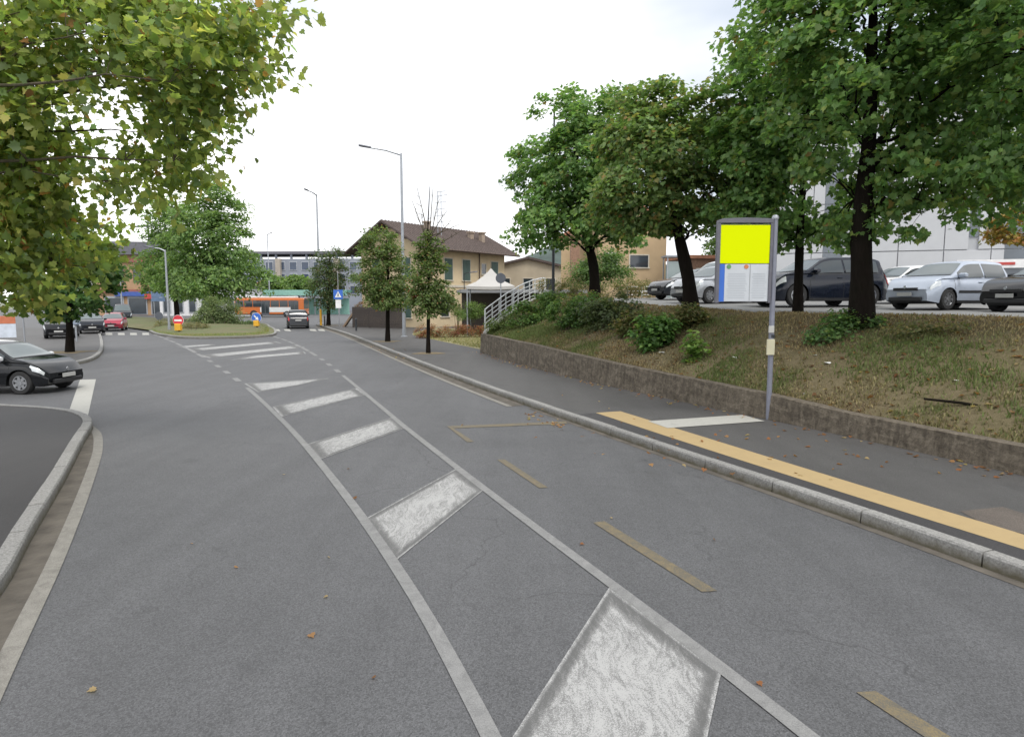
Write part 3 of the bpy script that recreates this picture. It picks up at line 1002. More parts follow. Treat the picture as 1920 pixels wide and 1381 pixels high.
# --- tree on the left pavement past the side street
bl = G(131, 660, 0.12)
make_tree('street_tree', 'dark green tree on the left pavement past the side street', bl,
          [bl, D(131, 620, bl.y), D(128, 560, bl.y), D(135, 470, bl.y)], 0.17,
          [E(150, 520, bl.y, 68, 70, 1.7), E(110, 560, bl.y, 60, 40, 1.4), E(190, 500, bl.y, 30, 50, 0.9), E(140, 450, bl.y, 50, 40, 1.2)],
          110, 90, 0.5, 0.17, [(0.06, 0.125, 0.042), (0.085, 0.165, 0.05), (0.13, 0.20, 0.055)], [3, 3, 1], 31, BARK_DARK, nl=9, mind=0.3)
# --- trees in the row on the right pavement
ROW = [(0.125, 0.185, 0.062), (0.165, 0.215, 0.075), (0.09, 0.135, 0.05), (0.26, 0.15, 0.07)]
bc = G(803, 662, 0.12)
rt = make_tree('street_tree', 'thin pavement tree with bare dead twigs on top and reddish lower leaves', bc,
          [bc, D(803, 610, bc.y), D(804, 540, bc.y), D(802, 440, bc.y), D(806, 350, bc.y)], 0.095,
          [E(800, 530, bc.y, 36, 68, 0.85), E(805, 470, bc.y, 26, 42, 0.6), E(825, 560, bc.y, 34, 30, 0.7), E(785, 560, bc.y, 26, 28, 0.6)],
          110, 75, 0.30, 0.13, ROW, [4, 3, 2, 0.5], 41, BARK_DARK, 'oval', nl=12, mind=0.2, group='trees along the right pavement', r_top=0.12, gap=None)
rng = np.random.default_rng(7)
dm = MB()
top0 = D(804, 455, bc.y) - bc
for u, v in ((772, 375), (782, 352), (812, 352), (822, 368), (846, 412), (862, 420), (790, 400), (838, 395), (868, 432)):
    tgt = D(u, v, bc.y + rng.normal() * 0.3) - bc
    mid = top0.lerp(tgt, 0.5) + Vector(rng.normal(size=3) * 0.1)
    pts = bez(top0 + Vector((0, 0, rng.uniform(-0.5, 0.4))), mid, tgt, 7)
    dm.tube(pts, [0.035, 0.03, 0.025, 0.02, 0.016, 0.012, 0.008], 5, False)
    for k in (3, 4, 5):
        e2 = pts[k] + Vector(rng.normal(size=3) * 0.22) + Vector((0, 0, 0.12))
        dm.tube([pts[k], e2], [0.014, 0.006], 4, False)
dm.build('dead_twigs', BARK_GREY, rt)
P, NR, HD, S, C = foliage(rng, np.array([D(773, 545, bc.y) - bc, D(778, 556, bc.y) - bc, D(800, 566, bc.y) - bc]), 60, 0.22, 0.12,
                          [(0.30, 0.055, 0.03), (0.25, 0.10, 0.04)], [3, 1], np.array([0, 0, 2.0]))
o = link('red_leaves', leaf_mesh('red_leaves', P, NR, HD, S, C, 'oval', LEAF), rt)
o['kind'] = 'stuff'
bb_ = G(727, 640, 0.12)
make_tree('street_tree', 'rounded pavement tree beside the tall grey street lamp', bb_,
          [bb_, D(727, 590, bb_.y), D(728, 530, bb_.y), D(724, 450, bb_.y)], 0.14,
          [E(715, 510, bb_.y, 50, 62, 1.5), E(710, 455, bb_.y, 32, 28, 1.0), E(735, 555, bb_.y, 45, 32, 1.3)],
          160, 80, 0.42, 0.15, ROW, [4, 3, 2, 0.35], 42, BARK_DARK, 'oval', nl=12, mind=0.26, group='trees along the right pavement', gap=None)
ba = G(616, 610, 0.12)
make_tree('street_tree', 'dense dark tree at the far end of the right pavement beside the crossing sign', ba,
          [ba, D(616, 585, ba.y), D(617, 540, ba.y), D(618, 480, ba.y)], 0.2,
          [E(612, 535, ba.y, 36, 48, 1.9), E(632, 505, ba.y, 26, 42, 1.5), E(602, 500, ba.y, 18, 32, 1.0)],
          120, 60, 0.6, 0.19, [(0.075, 0.115, 0.05), (0.10, 0.14, 0.058), (0.14, 0.11, 0.055)], [3, 3, 0.7], 43, BARK_DARK, 'oval', nl=8, mind=0.4, group='trees along the right pavement', gap=None)
# --- trees on the traffic island
ISL = [(0.16, 0.25, 0.09), (0.20, 0.30, 0.10), (0.125, 0.20, 0.075), (0.24, 0.33, 0.11)]
bi = Vector(D(398, 590, 66)); bi.z = 0.15
make_tree('island_tree', 'tall broad green tree on the traffic island behind the round bush', bi,
          [bi, (bi.x, bi.y, 2.0), (bi.x + 0.2, bi.y, 5), (bi.x + 0.5, bi.y, 11)], 0.3,
          [E(395, 450, 66, 80, 85, 4.2), E(410, 380, 66, 50, 42, 3), E(450, 510, 66, 50, 42, 3.2), E(350, 520, 66, 60, 40, 3.5), E(400, 530, 64, 80, 32, 3.5)],
          230, 100, 1.0, 0.34, ISL, [4, 3, 3, 1], 51, BARK_DARK, 'oval', nl=12, mind=0.7, group='island trees')
bi2 = Vector(D(331, 580, 74)); bi2.z = 0.15
make_tree('island_tree', 'airy green tree with a visible slim trunk beside the island lamp', bi2,
          [bi2, (bi2.x, bi2.y, 2.0), (bi2.x - 0.3, bi2.y, 5), (bi2.x - 0.5, bi2.y, 10)], 0.3,
          [E(318, 430, 74, 45, 58, 3), E(300, 500, 74, 40, 40, 2.8), E(335, 395, 74, 30, 30, 2), E(320, 535, 74, 50, 25, 3)],
          130, 80, 1.0, 0.32, ISL, [4, 3, 3, 1.5], 52, BARK_DARK, 'oval', nl=10, mind=0.7, group='island trees')

# ================================================================= bushes
def make_bush(name, label, base, blobs, ncl, per, spread, leaf, palette, weights, seed, kind='oval', cat='bush', group=None, stems=8):
    rng = np.random.default_rng(seed)
    base = Vector(base)
    root = empty(name, base, 0, label, cat, group)
    cl = clumps_in(rng, blobs, ncl, spread * 0.4)
    cl = cl[cl[:, 2] > base.z - 1.5]
    st = MB()
    for i in range(min(stems, len(cl))):
        c = Vector(cl[i]) - base
        st.tube(bez(Vector((c.x * 0.3, c.y * 0.3, -0.15)), Vector((c.x * 0.5, c.y * 0.5, c.z * 0.6)), c, 5), [0.02, 0.017, 0.013, 0.01, 0.006], 5, False)
    st.build('stems', BARK_GREY, root)
    cen = np.average([b[:3] for b in blobs], axis=0) - np.array([0, 0, 0.4])
    P, NR, HD, S, C = foliage(rng, cl, per, spread, leaf, palette, weights, cen, 0.7, 0.1)
    o = link('foliage', leaf_mesh('foliage', P - np.array(list(base)), NR, HD, S, C, kind, LEAF), root)
    o['kind'] = 'stuff'
    return root
IVY = [(0.10, 0.18, 0.06), (0.145, 0.235, 0.07), (0.075, 0.135, 0.05), (0.18, 0.24, 0.07)]
DRYB = [(0.15, 0.155, 0.062), (0.22, 0.18, 0.085), (0.11, 0.135, 0.05), (0.28, 0.215, 0.11)]
def bank_bush(label, u, v, ru, rv, seed, palette, weights, ncl=26, per=75, leaf=0.085, n=3, group='bushes on the bank', kind='lobed'):
    p = hit(u, v)
    if p is None:
        p = D(u, v, 24)
    k = p.y / F_PX
    r = random.Random(seed)
    bl = []
    for i in range(n):
        x = p.x + (r.uniform(-0.5, 0.5) if n > 1 else 0) * ru * k * 1.3
        y = p.y + r.uniform(-0.3, 0.3)
        z = bank_z(x, y)
        bl.append((x, y, z + rv * k * 0.55, ru * k * 0.7, ru * k * 0.6, rv * k * 0.75))
    return make_bush('bush', label, (p.x, p.y, p.z), bl, ncl, per, 0.26, leaf, palette, weights, seed, kind, group=group)
bank_bush('leafy bush hugging the foot of the low limbed maple on its railing side', 1035, 590, 55, 34, 161, IVY, [3, 3, 2, 1.2], 44)
bank_bush('bright green weeds tumbling down just inside the white railing', 948, 612, 30, 24, 162, [(0.13, 0.19, 0.06), (0.17, 0.22, 0.07), (0.11, 0.15, 0.05)], [2, 2, 1], 26, 60, 0.07)
bank_bush('grey green scrub between the dense patch and the big leaved bush', 1180, 628, 34, 34, 163, DRYB, [3, 1, 3, 0.4], 30)
bank_bush('dark ivy like bush at the railing end of the bank', 985, 612, 40, 40, 61, IVY, [3, 3, 2, 1], 30)
bank_bush('broad leafy bush in the middle of the dense patch on the bank', 1065, 618, 58, 44, 62, IVY, [3, 3, 3, 0.6], 48)
bank_bush('greyish green bush between the dense patch and the reddish topped maple', 1145, 610, 50, 46, 63, [(0.10, 0.135, 0.065), (0.14, 0.175, 0.08), (0.085, 0.11, 0.055)], [3, 2, 2], 44)
bank_bush('low bush right below the trunk of the low limbed maple', 1110, 585, 70, 26, 64, DRYB, [3, 1, 3, 0.5], 40)
bank_bush('fresh green big leaved bush low on the bank near the wall', 1218, 652, 40, 46, 65, [(0.10, 0.20, 0.055), (0.15, 0.25, 0.07), (0.065, 0.125, 0.04)], [3, 2, 2], 30, 70, 0.12)
bank_bush('small bright sapling beside the big leaved bush', 1296, 668, 14, 34, 66, [(0.13, 0.22, 0.06), (0.18, 0.27, 0.07)], [1, 1], 9, 40, 0.10, 1)
bank_bush('brownish scrub at the foot of the reddish topped maple', 1262, 622, 48, 30, 67, DRYB, [3, 2, 3, 0.6], 34)
bank_bush('flat dark ivy around the foot of the thickest trunk', 1590, 625, 70, 16, 68, IVY, [3, 2, 4, 0.3], 50, 60, 0.07)
bank_bush('dry scrub further along the slope past the thickest trunk', 1740, 622, 60, 10, 69, DRYB, [3, 2, 3, 0.6], 22, 40, 0.06)
# brown hedge behind the first maple
hb = D(1100, 545, 32)
hz_ = bank_z(hb.x, hb.y)
make_bush('hedge', 'long brownish clipped hedge at the head of the car park', (hb.x, hb.y, hz_),
          [(1.9 + i * 0.85, 33.2 + 0.1 * i - 0.1 * (i % 2), zp(33) + 0.42, 0.75, 0.6, 0.55 + 0.05 * (i % 3)) for i in range(7)], 110, 90, 0.3, 0.08, DRYB, [4, 2, 4, 1], 71, cat='hedge')
# island bush, low shrubs
make_bush('bush', 'big round grey green bush on the traffic island', G(412, 612, 0.15), [E(412, 583, 60, 38, 34), E(400, 597, 60, 42, 22), E(430, 595, 60, 28, 24)], 120, 110, 0.5, 0.15,
          [(0.18, 0.23, 0.11), (0.23, 0.27, 0.135), (0.13, 0.18, 0.085)], [3, 2, 2], 72)
make_bush('bush', 'low brownish shrub in front of the big round island bush', G(362, 625, 0.15), [E(362, 615, 50, 28, 10)], 44, 70, 0.26, 0.08, DRYB, [3, 3, 2, 1], 73)
make_bush('bush', 'low brownish shrub beside the island lamp post', G(312, 617, 0.15), [E(312, 608, 54, 24, 9)], 34, 60, 0.26, 0.08, DRYB, [3, 3, 2, 1], 74)
make_bush('bush', 'small dark shrub behind the round blue arrow sign', G(466, 612, 0.15), [E(466, 606, 62, 16, 6)], 20, 60, 0.26, 0.09, IVY, [3, 2, 2, 0.5], 75)
# red hedge, green bushes near the house
RED = [(0.30, 0.11, 0.075), (0.36, 0.17, 0.10), (0.22, 0.15, 0.07), (0.16, 0.17, 0.07)]
rb = D(850, 622, 40)
make_bush('hedge', 'low russet red hedge in front of the gazebo', (rb.x, rb.y, 0.12), [(rb.x - 1.9 + 0.62 * i, 40.2 + 0.15 * i, 0.5, 0.5, 0.45, 0.4) for i in range(8)], 90, 80, 0.24, 0.08, RED, [3, 2, 1.5, 1], 76, cat='hedge')
gb = D(885, 600, 43)
make_bush('bush', 'rounded green bush between the gazebo and the white railing', (gb.x, gb.y, 0.12), [E(890, 580, 43, 20, 18), E(872, 590, 43, 14, 10)], 44, 80, 0.3, 0.09, [(0.14, 0.22, 0.07), (0.19, 0.27, 0.085)], [1, 1], 77)
gb = D(857, 585, 46)
make_bush('bush', 'small clipped yellow green bush at the dark gate post', (gb.x, gb.y, 0.12), [E(857, 585, 46, 11, 10)], 20, 80, 0.25, 0.08, [(0.11, 0.16, 0.04), (0.14, 0.19, 0.05)], [1, 1], 78)
# distant trees
make_bush('bush', 'green bushes in front of the beige house behind the hedge', (D(1130, 540, 40).x, 40, 2.5), [E(1135, 500, 40, 45, 35, 1.4), E(1090, 515, 40, 30, 22, 1.0)], 70, 90, 0.5, 0.16, [(0.09, 0.155, 0.05), (0.13, 0.20, 0.07)], [1, 1], 79)
for lab, u, v, Y, ru, rv, sd in (('bright green tree beside the beige house', 1385, 470, 55, 60, 40, 80), ('round tree top behind the green platform canopy', 560, 533, 128, 24, 12, 81),
                                 ('low tree behind the red tiled roof at the station', 520, 535, 130, 22, 10, 82)):
    c = D(u, v, Y)
    gz = 2.6 if u > 1000 else 0.0
    make_tree('far_tree', lab, (c.x, c.y, gz), [(c.x, c.y, gz), (c.x, c.y, gz + (c.z - gz) * 0.5), (c.x, c.y, c.z)], 0.2,
              [E(u, v, Y, ru, rv)], 60, 80, 0.7 * Y / 60, 0.3 * Y / 60, [(0.13, 0.21, 0.065), (0.18, 0.27, 0.08), (0.10, 0.16, 0.055)], [2, 2, 1], sd, BARK_DARK, 'oval', nl=6, mind=0.3)
c = D(1898, 420, 24)
make_tree('far_tree', 'small tree with yellow orange leaves near the white building', (c.x, c.y, zp(24)), [(c.x + 1, c.y, zp(24)), (c.x + 1, c.y, 4), (c.x + 0.6, c.y, c.z)], 0.1,
          [E(1905, 425, 24, 50, 40)], 30, 60, 0.35, 0.14, [(0.28, 0.20, 0.05), (0.33, 0.16, 0.05), (0.18, 0.17, 0.05)], [3, 1, 1], 83, BARK_DARK, nl=5)

# ================================================================= grass and fallen leaves
def blades(name, pts, hts, cols, parent=None, lean=0.5, wid=0.012, seed=3):
    rng = np.random.default_rng(seed)
    n = len(pts)
    P = np.array(pts)
    a = rng.uniform(0, 2 * np.pi, n)
    d = np.stack([np.cos(a), np.sin(a), np.zeros(n)], 1)
    b = rng.uniform(0, 2 * np.pi, n)
    ln = np.stack([np.cos(b), np.sin(b), np.zeros(n)], 1) * (np.array(hts) * lean)[:, None] * rng.uniform(0.3, 1.3, (n, 1))
    h = np.array(hts)[:, None] * np.array([0, 0, 1.0])
    w_ = wid * rng.uniform(0.7, 1.4, (n, 1))
    V = np.stack([P - d * w_, P + d * w_, P + ln * 0.45 + h * 0.62 + d * w_ * 0.6, P + ln * 0.45 + h * 0.62 - d * w_ * 0.6, P + ln + h], 1).reshape(-1, 3)
    base = (np.arange(n) * 5)[:, None]
    L = (base + np.array([[0, 1, 2, 3, 3, 2, 4]])).ravel()
    tot = np.tile([4, 3], n)
    me = bpy.data.meshes.new(name)
    me.vertices.add(len(V)); me.vertices.foreach_set('co', V.ravel().astype(np.float32))
    me.loops.add(len(L)); me.loops.foreach_set('vertex_index', L.astype(np.int32))
    me.polygons.add(len(tot))
    me.polygons.foreach_set('loop_start', np.concatenate([[0], np.cumsum(tot)[:-1]]).astype(np.int32))
    me.polygons.foreach_set('loop_total', tot.astype(np.int32))
    at = me.attributes.new('leafcol', 'FLOAT_COLOR', 'POINT')
    c4 = np.concatenate([np.array(cols), np.ones((n, 1))], 1)
    at.data.foreach_set('color', np.repeat(c4, 5, axis=0).astype(np.float32).ravel())
    me.materials.append(GRASSM)
    me.update(calc_edges=True)
    o = link(name, me, parent)
    return o
rng = np.random.default_rng(99)
pts, hts, cols = [], [], []
GR, STRAW, BRN = np.array((0.115, 0.15, 0.05)), np.array((0.29, 0.232, 0.13)), np.array((0.155, 0.112, 0.07))
for i in range(110000):
    s, t = 0.30 + 0.70 * rng.uniform() ** 0.8, rng.uniform() ** 1.15
    p = bank_pt(s, t)
    g = noise.noise(Vector((p.x * 0.45, p.y * 0.45, 11))) + 0.5 * noise.noise(Vector((p.x * 1.6, p.y * 1.6, 4)))
    dens = noise.noise(Vector((p.x * 0.9, p.y * 0.9, 30)))
    if dens < -0.18 and rng.uniform() < 0.75:
        continue
    green = g + 0.45 * (0.4 - abs(t - 0.12) * 2) + (0.25 if s > 0.78 else -0.12)
    f = min(1, max(0, 0.5 + green * 1.3 + rng.normal() * 0.22))
    dry = STRAW if rng.uniform() < 0.62 else BRN
    cols.append((GR * f + dry * (1 - f)) * rng.uniform(0.7, 1.3))
    pts.append(tuple(p))
    hts.append(rng.uniform(0.03, 0.085) * (1.25 if f > 0.6 else 0.85))
tag(blades('grass', pts, hts, cols), 'patchy dry grass covering the bank', 'grass', kind='stuff')
# ================================================================= traffic island
isl_px = [(284, 622), (300, 628), (345, 634), (400, 634.5), (470, 633), (505, 630), (514, 624), (505, 615), (470, 606)]
isl = [G(u, v) for u, v in isl_px] + [Vector((-46, 84, 0)), Vector((-60, 96, 0)), Vector((-58, 84, 0)), Vector((-44, 68, 0))]
isl_s = smooth_line(isl, 1.0)
mi, ti, bi_ = nodes_of('island_soil')
co = objco(ti)
a1 = noise_n(ti, co, 0.4, 5)
a2 = noise_n(ti, co, 9.0, 5, 0.7)
ti.links.new(mixc(ti, 0.5, ramp(ti, a1, [(0.35, (0.07, 0.11, 0.03)), (0.65, (0.15, 0.115, 0.07))]), ramp(ti, a2, [(0.3, (0.06, 0.09, 0.025)), (0.7, (0.18, 0.16, 0.08))])), bi_.inputs['Base Color'])
bi_.inputs['Roughness'].default_value = 1
cen = sum(isl_s, Vector()) / len(isl_s)
mis = MB()
k_ = len(isl_s)
inner = [p.lerp(cen, 0.35) for p in isl_s]
mis.add([(p.x, p.y, 0.13) for p in isl_s] + [(p.x, p.y, 0.38) for p in inner] + [(cen.x, cen.y, 0.5)],
        [(i, (i + 1) % k_, k_ + (i + 1) % k_, k_ + i) for i in range(k_)] + [(k_ + i, k_ + (i + 1) % k_, 2 * k_) for i in range(k_)])
island = mis.build('traffic_island', mi)
tag(island, kind='structure')
kerb_run('kerb', isl_s, 0.18, 1 if True else -1, 0, 999, 1.5)
rng = np.random.default_rng(5)
pts, hts, cols = [], [], []
def inside(p, poly):
    c_ = False
    for i_ in range(len(poly)):
        a, b = poly[i_], poly[i_ - 1]
        if (a.y > p.y) != (b.y > p.y) and p.x < (b.x - a.x) * (p.y - a.y) / (b.y - a.y) + a.x:
            c_ = not c_
    return c_
isl_in = [p.lerp(cen, 0.03) for p in isl_s]
for i in range(26000):
    u, v = rng.uniform(286, 510), 606 + 29 * rng.uniform() ** 0.6
    p = G(u, v, 0.15)
    if not inside(p, isl_in):
        continue
    r0_ = ((p - cen).length)
    p.z = 0.14 + max(0.0, min(0.24, (1 - max(0, 0.0)) * 0.0))
    pts.append(tuple(p)); hts.append(rng.uniform(0.03, 0.09))
    f = rng.uniform()
    cols.append((np.array((0.16, 0.25, 0.065)) * f + np.array((0.30, 0.26, 0.11)) * (1 - f)) * rng.uniform(0.7, 1.2))
tag(blades('grass', pts, hts, cols, wid=0.03, seed=8), 'green grass on the front of the traffic island', 'grass', kind='stuff')

# dry grass patch by the ramp + tree pits
mg = plain('dry_lawn', (0.26, 0.24, 0.13), 1.0, 0, 0.3, 3, 0.4)
lawn = sheet('lawn', [G(u, v, 0.12)[:2] for u, v in [(772, 626), (800, 634), (905, 656), (906, 640), (900, 618), (810, 614)]], 0.128, mg)
tag(lawn, kind='structure')
pts, hts, cols = [], [], []
for i in range(9000):
    u, v = rng.uniform(775, 903), rng.uniform(616, 652)
    if v > 630 + (u - 780) * 0.19 or v < 622 - (u - 770) * 0.05:
        continue
    p = G(u, v, 0.128)
    pts.append(tuple(p)); hts.append(rng.uniform(0.03, 0.08))
    f = rng.uniform() ** 1.5
    cols.append((np.array((0.13, 0.17, 0.05)) * f + np.array((0.36, 0.31, 0.17)) * (1 - f)) * rng.uniform(0.75, 1.2))
tag(blades('grass', pts, hts, cols, wid=0.02, seed=9), 'pale dry grass below the white railing', 'grass', kind='stuff')
mp_ = plain('pit_soil', (0.20, 0.155, 0.09), 1.0, 0, 0.3, 6, 0.5)
for p, r_ in ((bc, 0.8), (bb_, 0.9), (ba, 1.2), (bl, 1.2)):
    poly = [(p.x + r_ * math.cos(t) * (0.8 + 0.25 * math.sin(3 * t + p.x)), p.y + r_ * math.sin(t) * (0.85 + 0.2 * math.cos(2 * t))) for t in [i * math.pi / 12 for i in range(24)]]
    pit = sheet('tree_pit', poly, 0.129, mp_)
    tag(pit, kind='structure')

# ================================================================= generic building pieces
def frame_box(m, o, ax, up, c, w_, h_, d0, d1):
    """box on a wall: centre c=(along, z), size w x h, from depth d0 to d1 outwards; o origin, ax along, up normal outwards"""
    vs = []
    for d in (d0, d1):
        for da, dz in ((-w_ / 2, -h_ / 2), (w_ / 2, -h_ / 2), (w_ / 2, h_ / 2), (-w_ / 2, h_ / 2)):
            vs.append(o + ax * (c[0] + da) + up * d + Vector((0, 0, c[1] + dz)))
    m.add(vs, [(3, 2, 1, 0), (4, 5, 6, 7), (0, 1, 5, 4), (1, 2, 6, 5), (2, 3, 7, 6), (3, 0, 4, 7)])
    return m
GLASS_D = plain('window_glass', (0.03, 0.04, 0.05), 0.08, 0, 0.2, 1.0, 0, 0.8)
SHUT_G = plain('green_shutter', (0.055, 0.10, 0.085), 0.6, 0, 0.15, 8)
TRIM = plain('pale_trim', (0.52, 0.48, 0.40), 0.8, 0, 0.1, 4)
def window(parent, o, ax, up, c, w_, h_, shutters=None, trim=TRIM, glass=GLASS_D):
    f = MB()
    t = 0.09
    frame_box(f, o, ax, up, (c[0], c[1] + h_ / 2 + t / 2), w_ + 2 * t, t, -0.02, 0.05)
    frame_box(f, o, ax, up, (c[0], c[1] - h_ / 2 - t / 2), w_ + 2 * t + 0.1, t, -0.02, 0.10)
    frame_box(f, o, ax, up, (c[0] - w_ / 2 - t / 2, c[1]), t, h_, -0.02, 0.05)
    frame_box(f, o, ax, up, (c[0] + w_ / 2 + t / 2, c[1]), t, h_, -0.02, 0.05)
    wn = f.build('window', trim, parent)
    frame_box(MB(), o, ax, up, c, w_, h_, -0.02, 0.012).build('pane', glass, wn)
    if shutters is not None:
        for sgn in (-1, 1):
            s = MB()
            cx = c[0] + sgn * w_ * 0.25 if shutters == 'closed' else c[0] + sgn * (w_ * 0.75 + 0.1)
            frame_box(s, o, ax, up, (cx, c[1]), w_ * 0.5 - 0.02, h_, 0.055, 0.085)
            for k in range(9):
                frame_box(s, o, ax, up, (cx, c[1] - h_ / 2 + (k + 0.7) * h_ / 9.4), w_ * 0.5 - 0.12, 0.035, 0.085, 0.105)
            s.build('shutter', SHUT_G, wn)
    return wn
def stucco(name, c):
    return plain(name, c, 0.95, 0, 0.12, 0.8, 0.15)

# ---- yellow house with the big eaves
hA = Vector((0.62, 0.785, 0)).normalized()
hB = Vector((-0.785, 0.62, 0)).normalized()
h0 = Vector((-7.7, 56.2, 0.1))
HLn, HWd, HE, HR_ = 11.2, 8.4, 7.25, 9.35
house = empty('yellow_house', h0, 0, 'two storey cream house with wide brown eaves and green shutters', 'house')
def hp(a, b, z):
    return hA * a + hB * b + Vector((0, 0, z))
ST = stucco('cream_stucco', (0.57, 0.465, 0.305))
m = MB()
pe = [(0, 0), (HWd, 0), (HWd, HE), (HWd / 2, HR_ - 0.2), (0, HE)]
m.prism(pe, 0, HLn, lambda p, t: hp(t, p[0], p[1]))
m.build('wall', ST, house)
# roof: two slabs with overhang
RT = plain('brown_roof_tiles', (0.085, 0.064, 0.057), 0.9, 0, 0.3, 6, 0.4)
ov, oe = 1.15, 1.05
roofm = MB()
slope = (HR_ - HE) / (HWd / 2)
for sgn in (0, 1):
    b_e = -oe if sgn == 0 else HWd + oe
    z_e = HE - slope * oe
    vs = [hp(-ov, b_e, z_e), hp(HLn + ov, b_e, z_e), hp(HLn + ov, HWd / 2, HR_), hp(-ov, HWd / 2, HR_)]
    vs += [v + Vector((0, 0, 0.17)) for v in vs]
    roofm.add(vs, [(3, 2, 1, 0), (4, 5, 6, 7), (0, 1, 5, 4), (1, 2, 6, 5), (2, 3, 7, 6), (3, 0, 4, 7)])
rf = roofm.build('roof', RT, house)
# tile courses on the visible slope (real ridges)
tm = MB()
for k in range(34):
    a = -ov + 0.15 + k * (HLn + 2 * ov - 0.3) / 33
    p0, p1 = hp(a, -oe + 0.02, HE - slope * oe + 0.175), hp(a, HWd / 2, HR_ + 0.175)
    tm.tube([p0, p1], 0.06, 6)
tm.build('tile_courses', RT, rf)
gm = MB().tube([hp(-ov, -oe - 0.06, HE - slope * oe + 0.1), hp(HLn + ov, -oe - 0.06, HE - slope * oe + 0.1)], 0.07, 8)
gm.build('gutter', plain('copper_brown', (0.10, 0.07, 0.055), 0.6), rf)
fm = MB()
for b_ in np.linspace(-oe + 0.2, HWd + oe - 0.2, 11):
    zz = HR_ - slope * abs(b_ - HWd / 2) - 0.09
    fm.tube([hp(-ov + 0.02, b_, zz), hp(0.02, b_, zz)], 0.07, 6)
fm.build('rafters', plain('dark_wood', (0.07, 0.05, 0.04), 0.8), rf)
for a, b_, hh in ((3.8, 3.4, 0.55), (8.6, 2.2, 0.5), (9.6, 1.6, 0.8)):
    cz = HE + slope * b_
    c_ = MB()
    c_.box(hp(a, b_, cz + hh / 2), (0.45, 0.45, hh + 0.3), math.atan2(hA.y, hA.x))
    c_.box(hp(a, b_, cz + hh + 0.22), (0.62, 0.62, 0.14), math.atan2(hA.y, hA.x))
    c_.build('chimney', plain('chimney_stucco', (0.30, 0.24, 0.19), 0.9), rf)
lad = MB()
for b_ in (1.9, 2.35):
    lad.tube([hp(4.2, b_, HE + 0.9), hp(4.2, b_, HE + 5.2)], 0.03, 5)
for k in range(5):
    lad.tube([hp(4.2, 1.5 - 0.1 * k % 2, HE + 2.4 + k * 0.6), hp(4.2, 2.7, HE + 2.4 + k * 0.6)], 0.02, 4)
lad.tube([hp(4.2, 1.3, HE + 5.15), hp(4.2, 2.4, HE + 5.2)], 0.025, 4)
lad.build('roof_aerial', STEEL, house)
o0 = Vector((0, 0, 0))
for a in (3.1, 5.5, 9.6):
    window(house, o0, hA, -hB, (a, 5.2), 1.0, 1.9, 'closed')
window(house, o0, hA, -hB, (8.0, 5.4), 0.6, 0.95, None)
for a in (2.6, 5.5, 8.8):
    window(house, o0, hA, -hB, (a, 1.9), 1.0, 1.9, None)
for b_ in (2.1, 6.2):
    window(house, o0, hB, -hA, (b_, 5.2), 1.0, 1.9, 'closed')
    window(house, o0, hB, -hA, (b_, 1.8), 1.0, 1.9, 'closed')
bd = MB()
frame_box(bd, o0, hA, -hB, (HLn / 2, 3.7), HLn + 0.1, 0.22, 0.0, 0.06)
bd.build('string_course', TRIM, house)
dp = MB().tube([hp(7.3, -0.1, 0.2), hp(7.3, -0.1, HE - 0.4)], 0.06, 6)
dp.build('downpipe', plain('copper_brown', (0.10, 0.07, 0.055), 0.6), house)

# ---- terrace fence, leaning board, steps in front of the house
WOOD = plain('dark_fence_wood', (0.055, 0.045, 0.04), 0.85, 0, 0.3, 5)
f0, f1 = D(662, 600, 57.0), D(758, 600, 53.4)
f0.z = f1.z = 0.12
fen = empty('slat_fence', f0, 0, 'dark vertical slat fence in front of the cream house gable', 'fence')
fd = (f1 - f0)
fl = fd.length
fd.normalize()
fang = math.atan2(fd.y, fd.x)
sm = MB().box((0, 0, 0.92), (0.10, 0.03, 1.75), fang).mesh('slat', WOOD)
nsl = int(fl / 0.135)
for i in range(nsl):
    link('slat', sm, fen, fd * (i * 0.135 + 0.05))
rl = MB()
for z in (0.4, 1.5):
    rl.box(tuple(fd * (fl / 2) + Vector((0, 0.05, z))), (fl, 0.05, 0.08), fang)
rl.build('rail', WOOD, fen)
for k in range(4):
    MB().box(tuple(fd * (fl * k / 3) + Vector((0, 0.08, 0.9))), (0.12, 0.12, 1.8), fang).build('post', WOOD, fen)
for i, (u, lab) in enumerate(((690, 'leafy pot shrub rising behind the dark slat fence'), (722, 'drooping vine spilling over the dark slat fence'))):
    c = D(u, 572, f0.y + 1.2)
    make_bush('bush', lab, (c.x, c.y, 0.12), [(c.x, c.y, 1.9, 1.1, 0.5, 0.5)], 26, 60, 0.3, 0.1, RED if i == 0 else IVY, [2, 1, 2, 3] if i == 0 else [3, 2, 2, 1], 90 + i)
bo = D(652, 600, 58)
bo.z = 0.12
br_ = MB()
BRW = plain('brown_board', (0.19, 0.135, 0.09), 0.8, 0, 0.2, 4)
br_.prism([(-0.9, 0), (-0.72, 0), (0.55, 1.75), (0.4, 1.8)], -0.7, 0.7, lambda p, t: Vector((p[0] + 0.4, t * 0.5 + 0.3, p[1])))
br_.prism([(0.5, 0), (0.62, 0), (0.6, 1.7), (0.5, 1.7)], -0.7, 0.7, lambda p, t: Vector((p[0] + 0.4, t * 0.5 + 0.3, p[1])))
ob = br_.build('leaning_board', BRW)
ob.location = bo
tag(ob, 'slanting brown wooden lean to beside the dark slat fence', 'lean to')

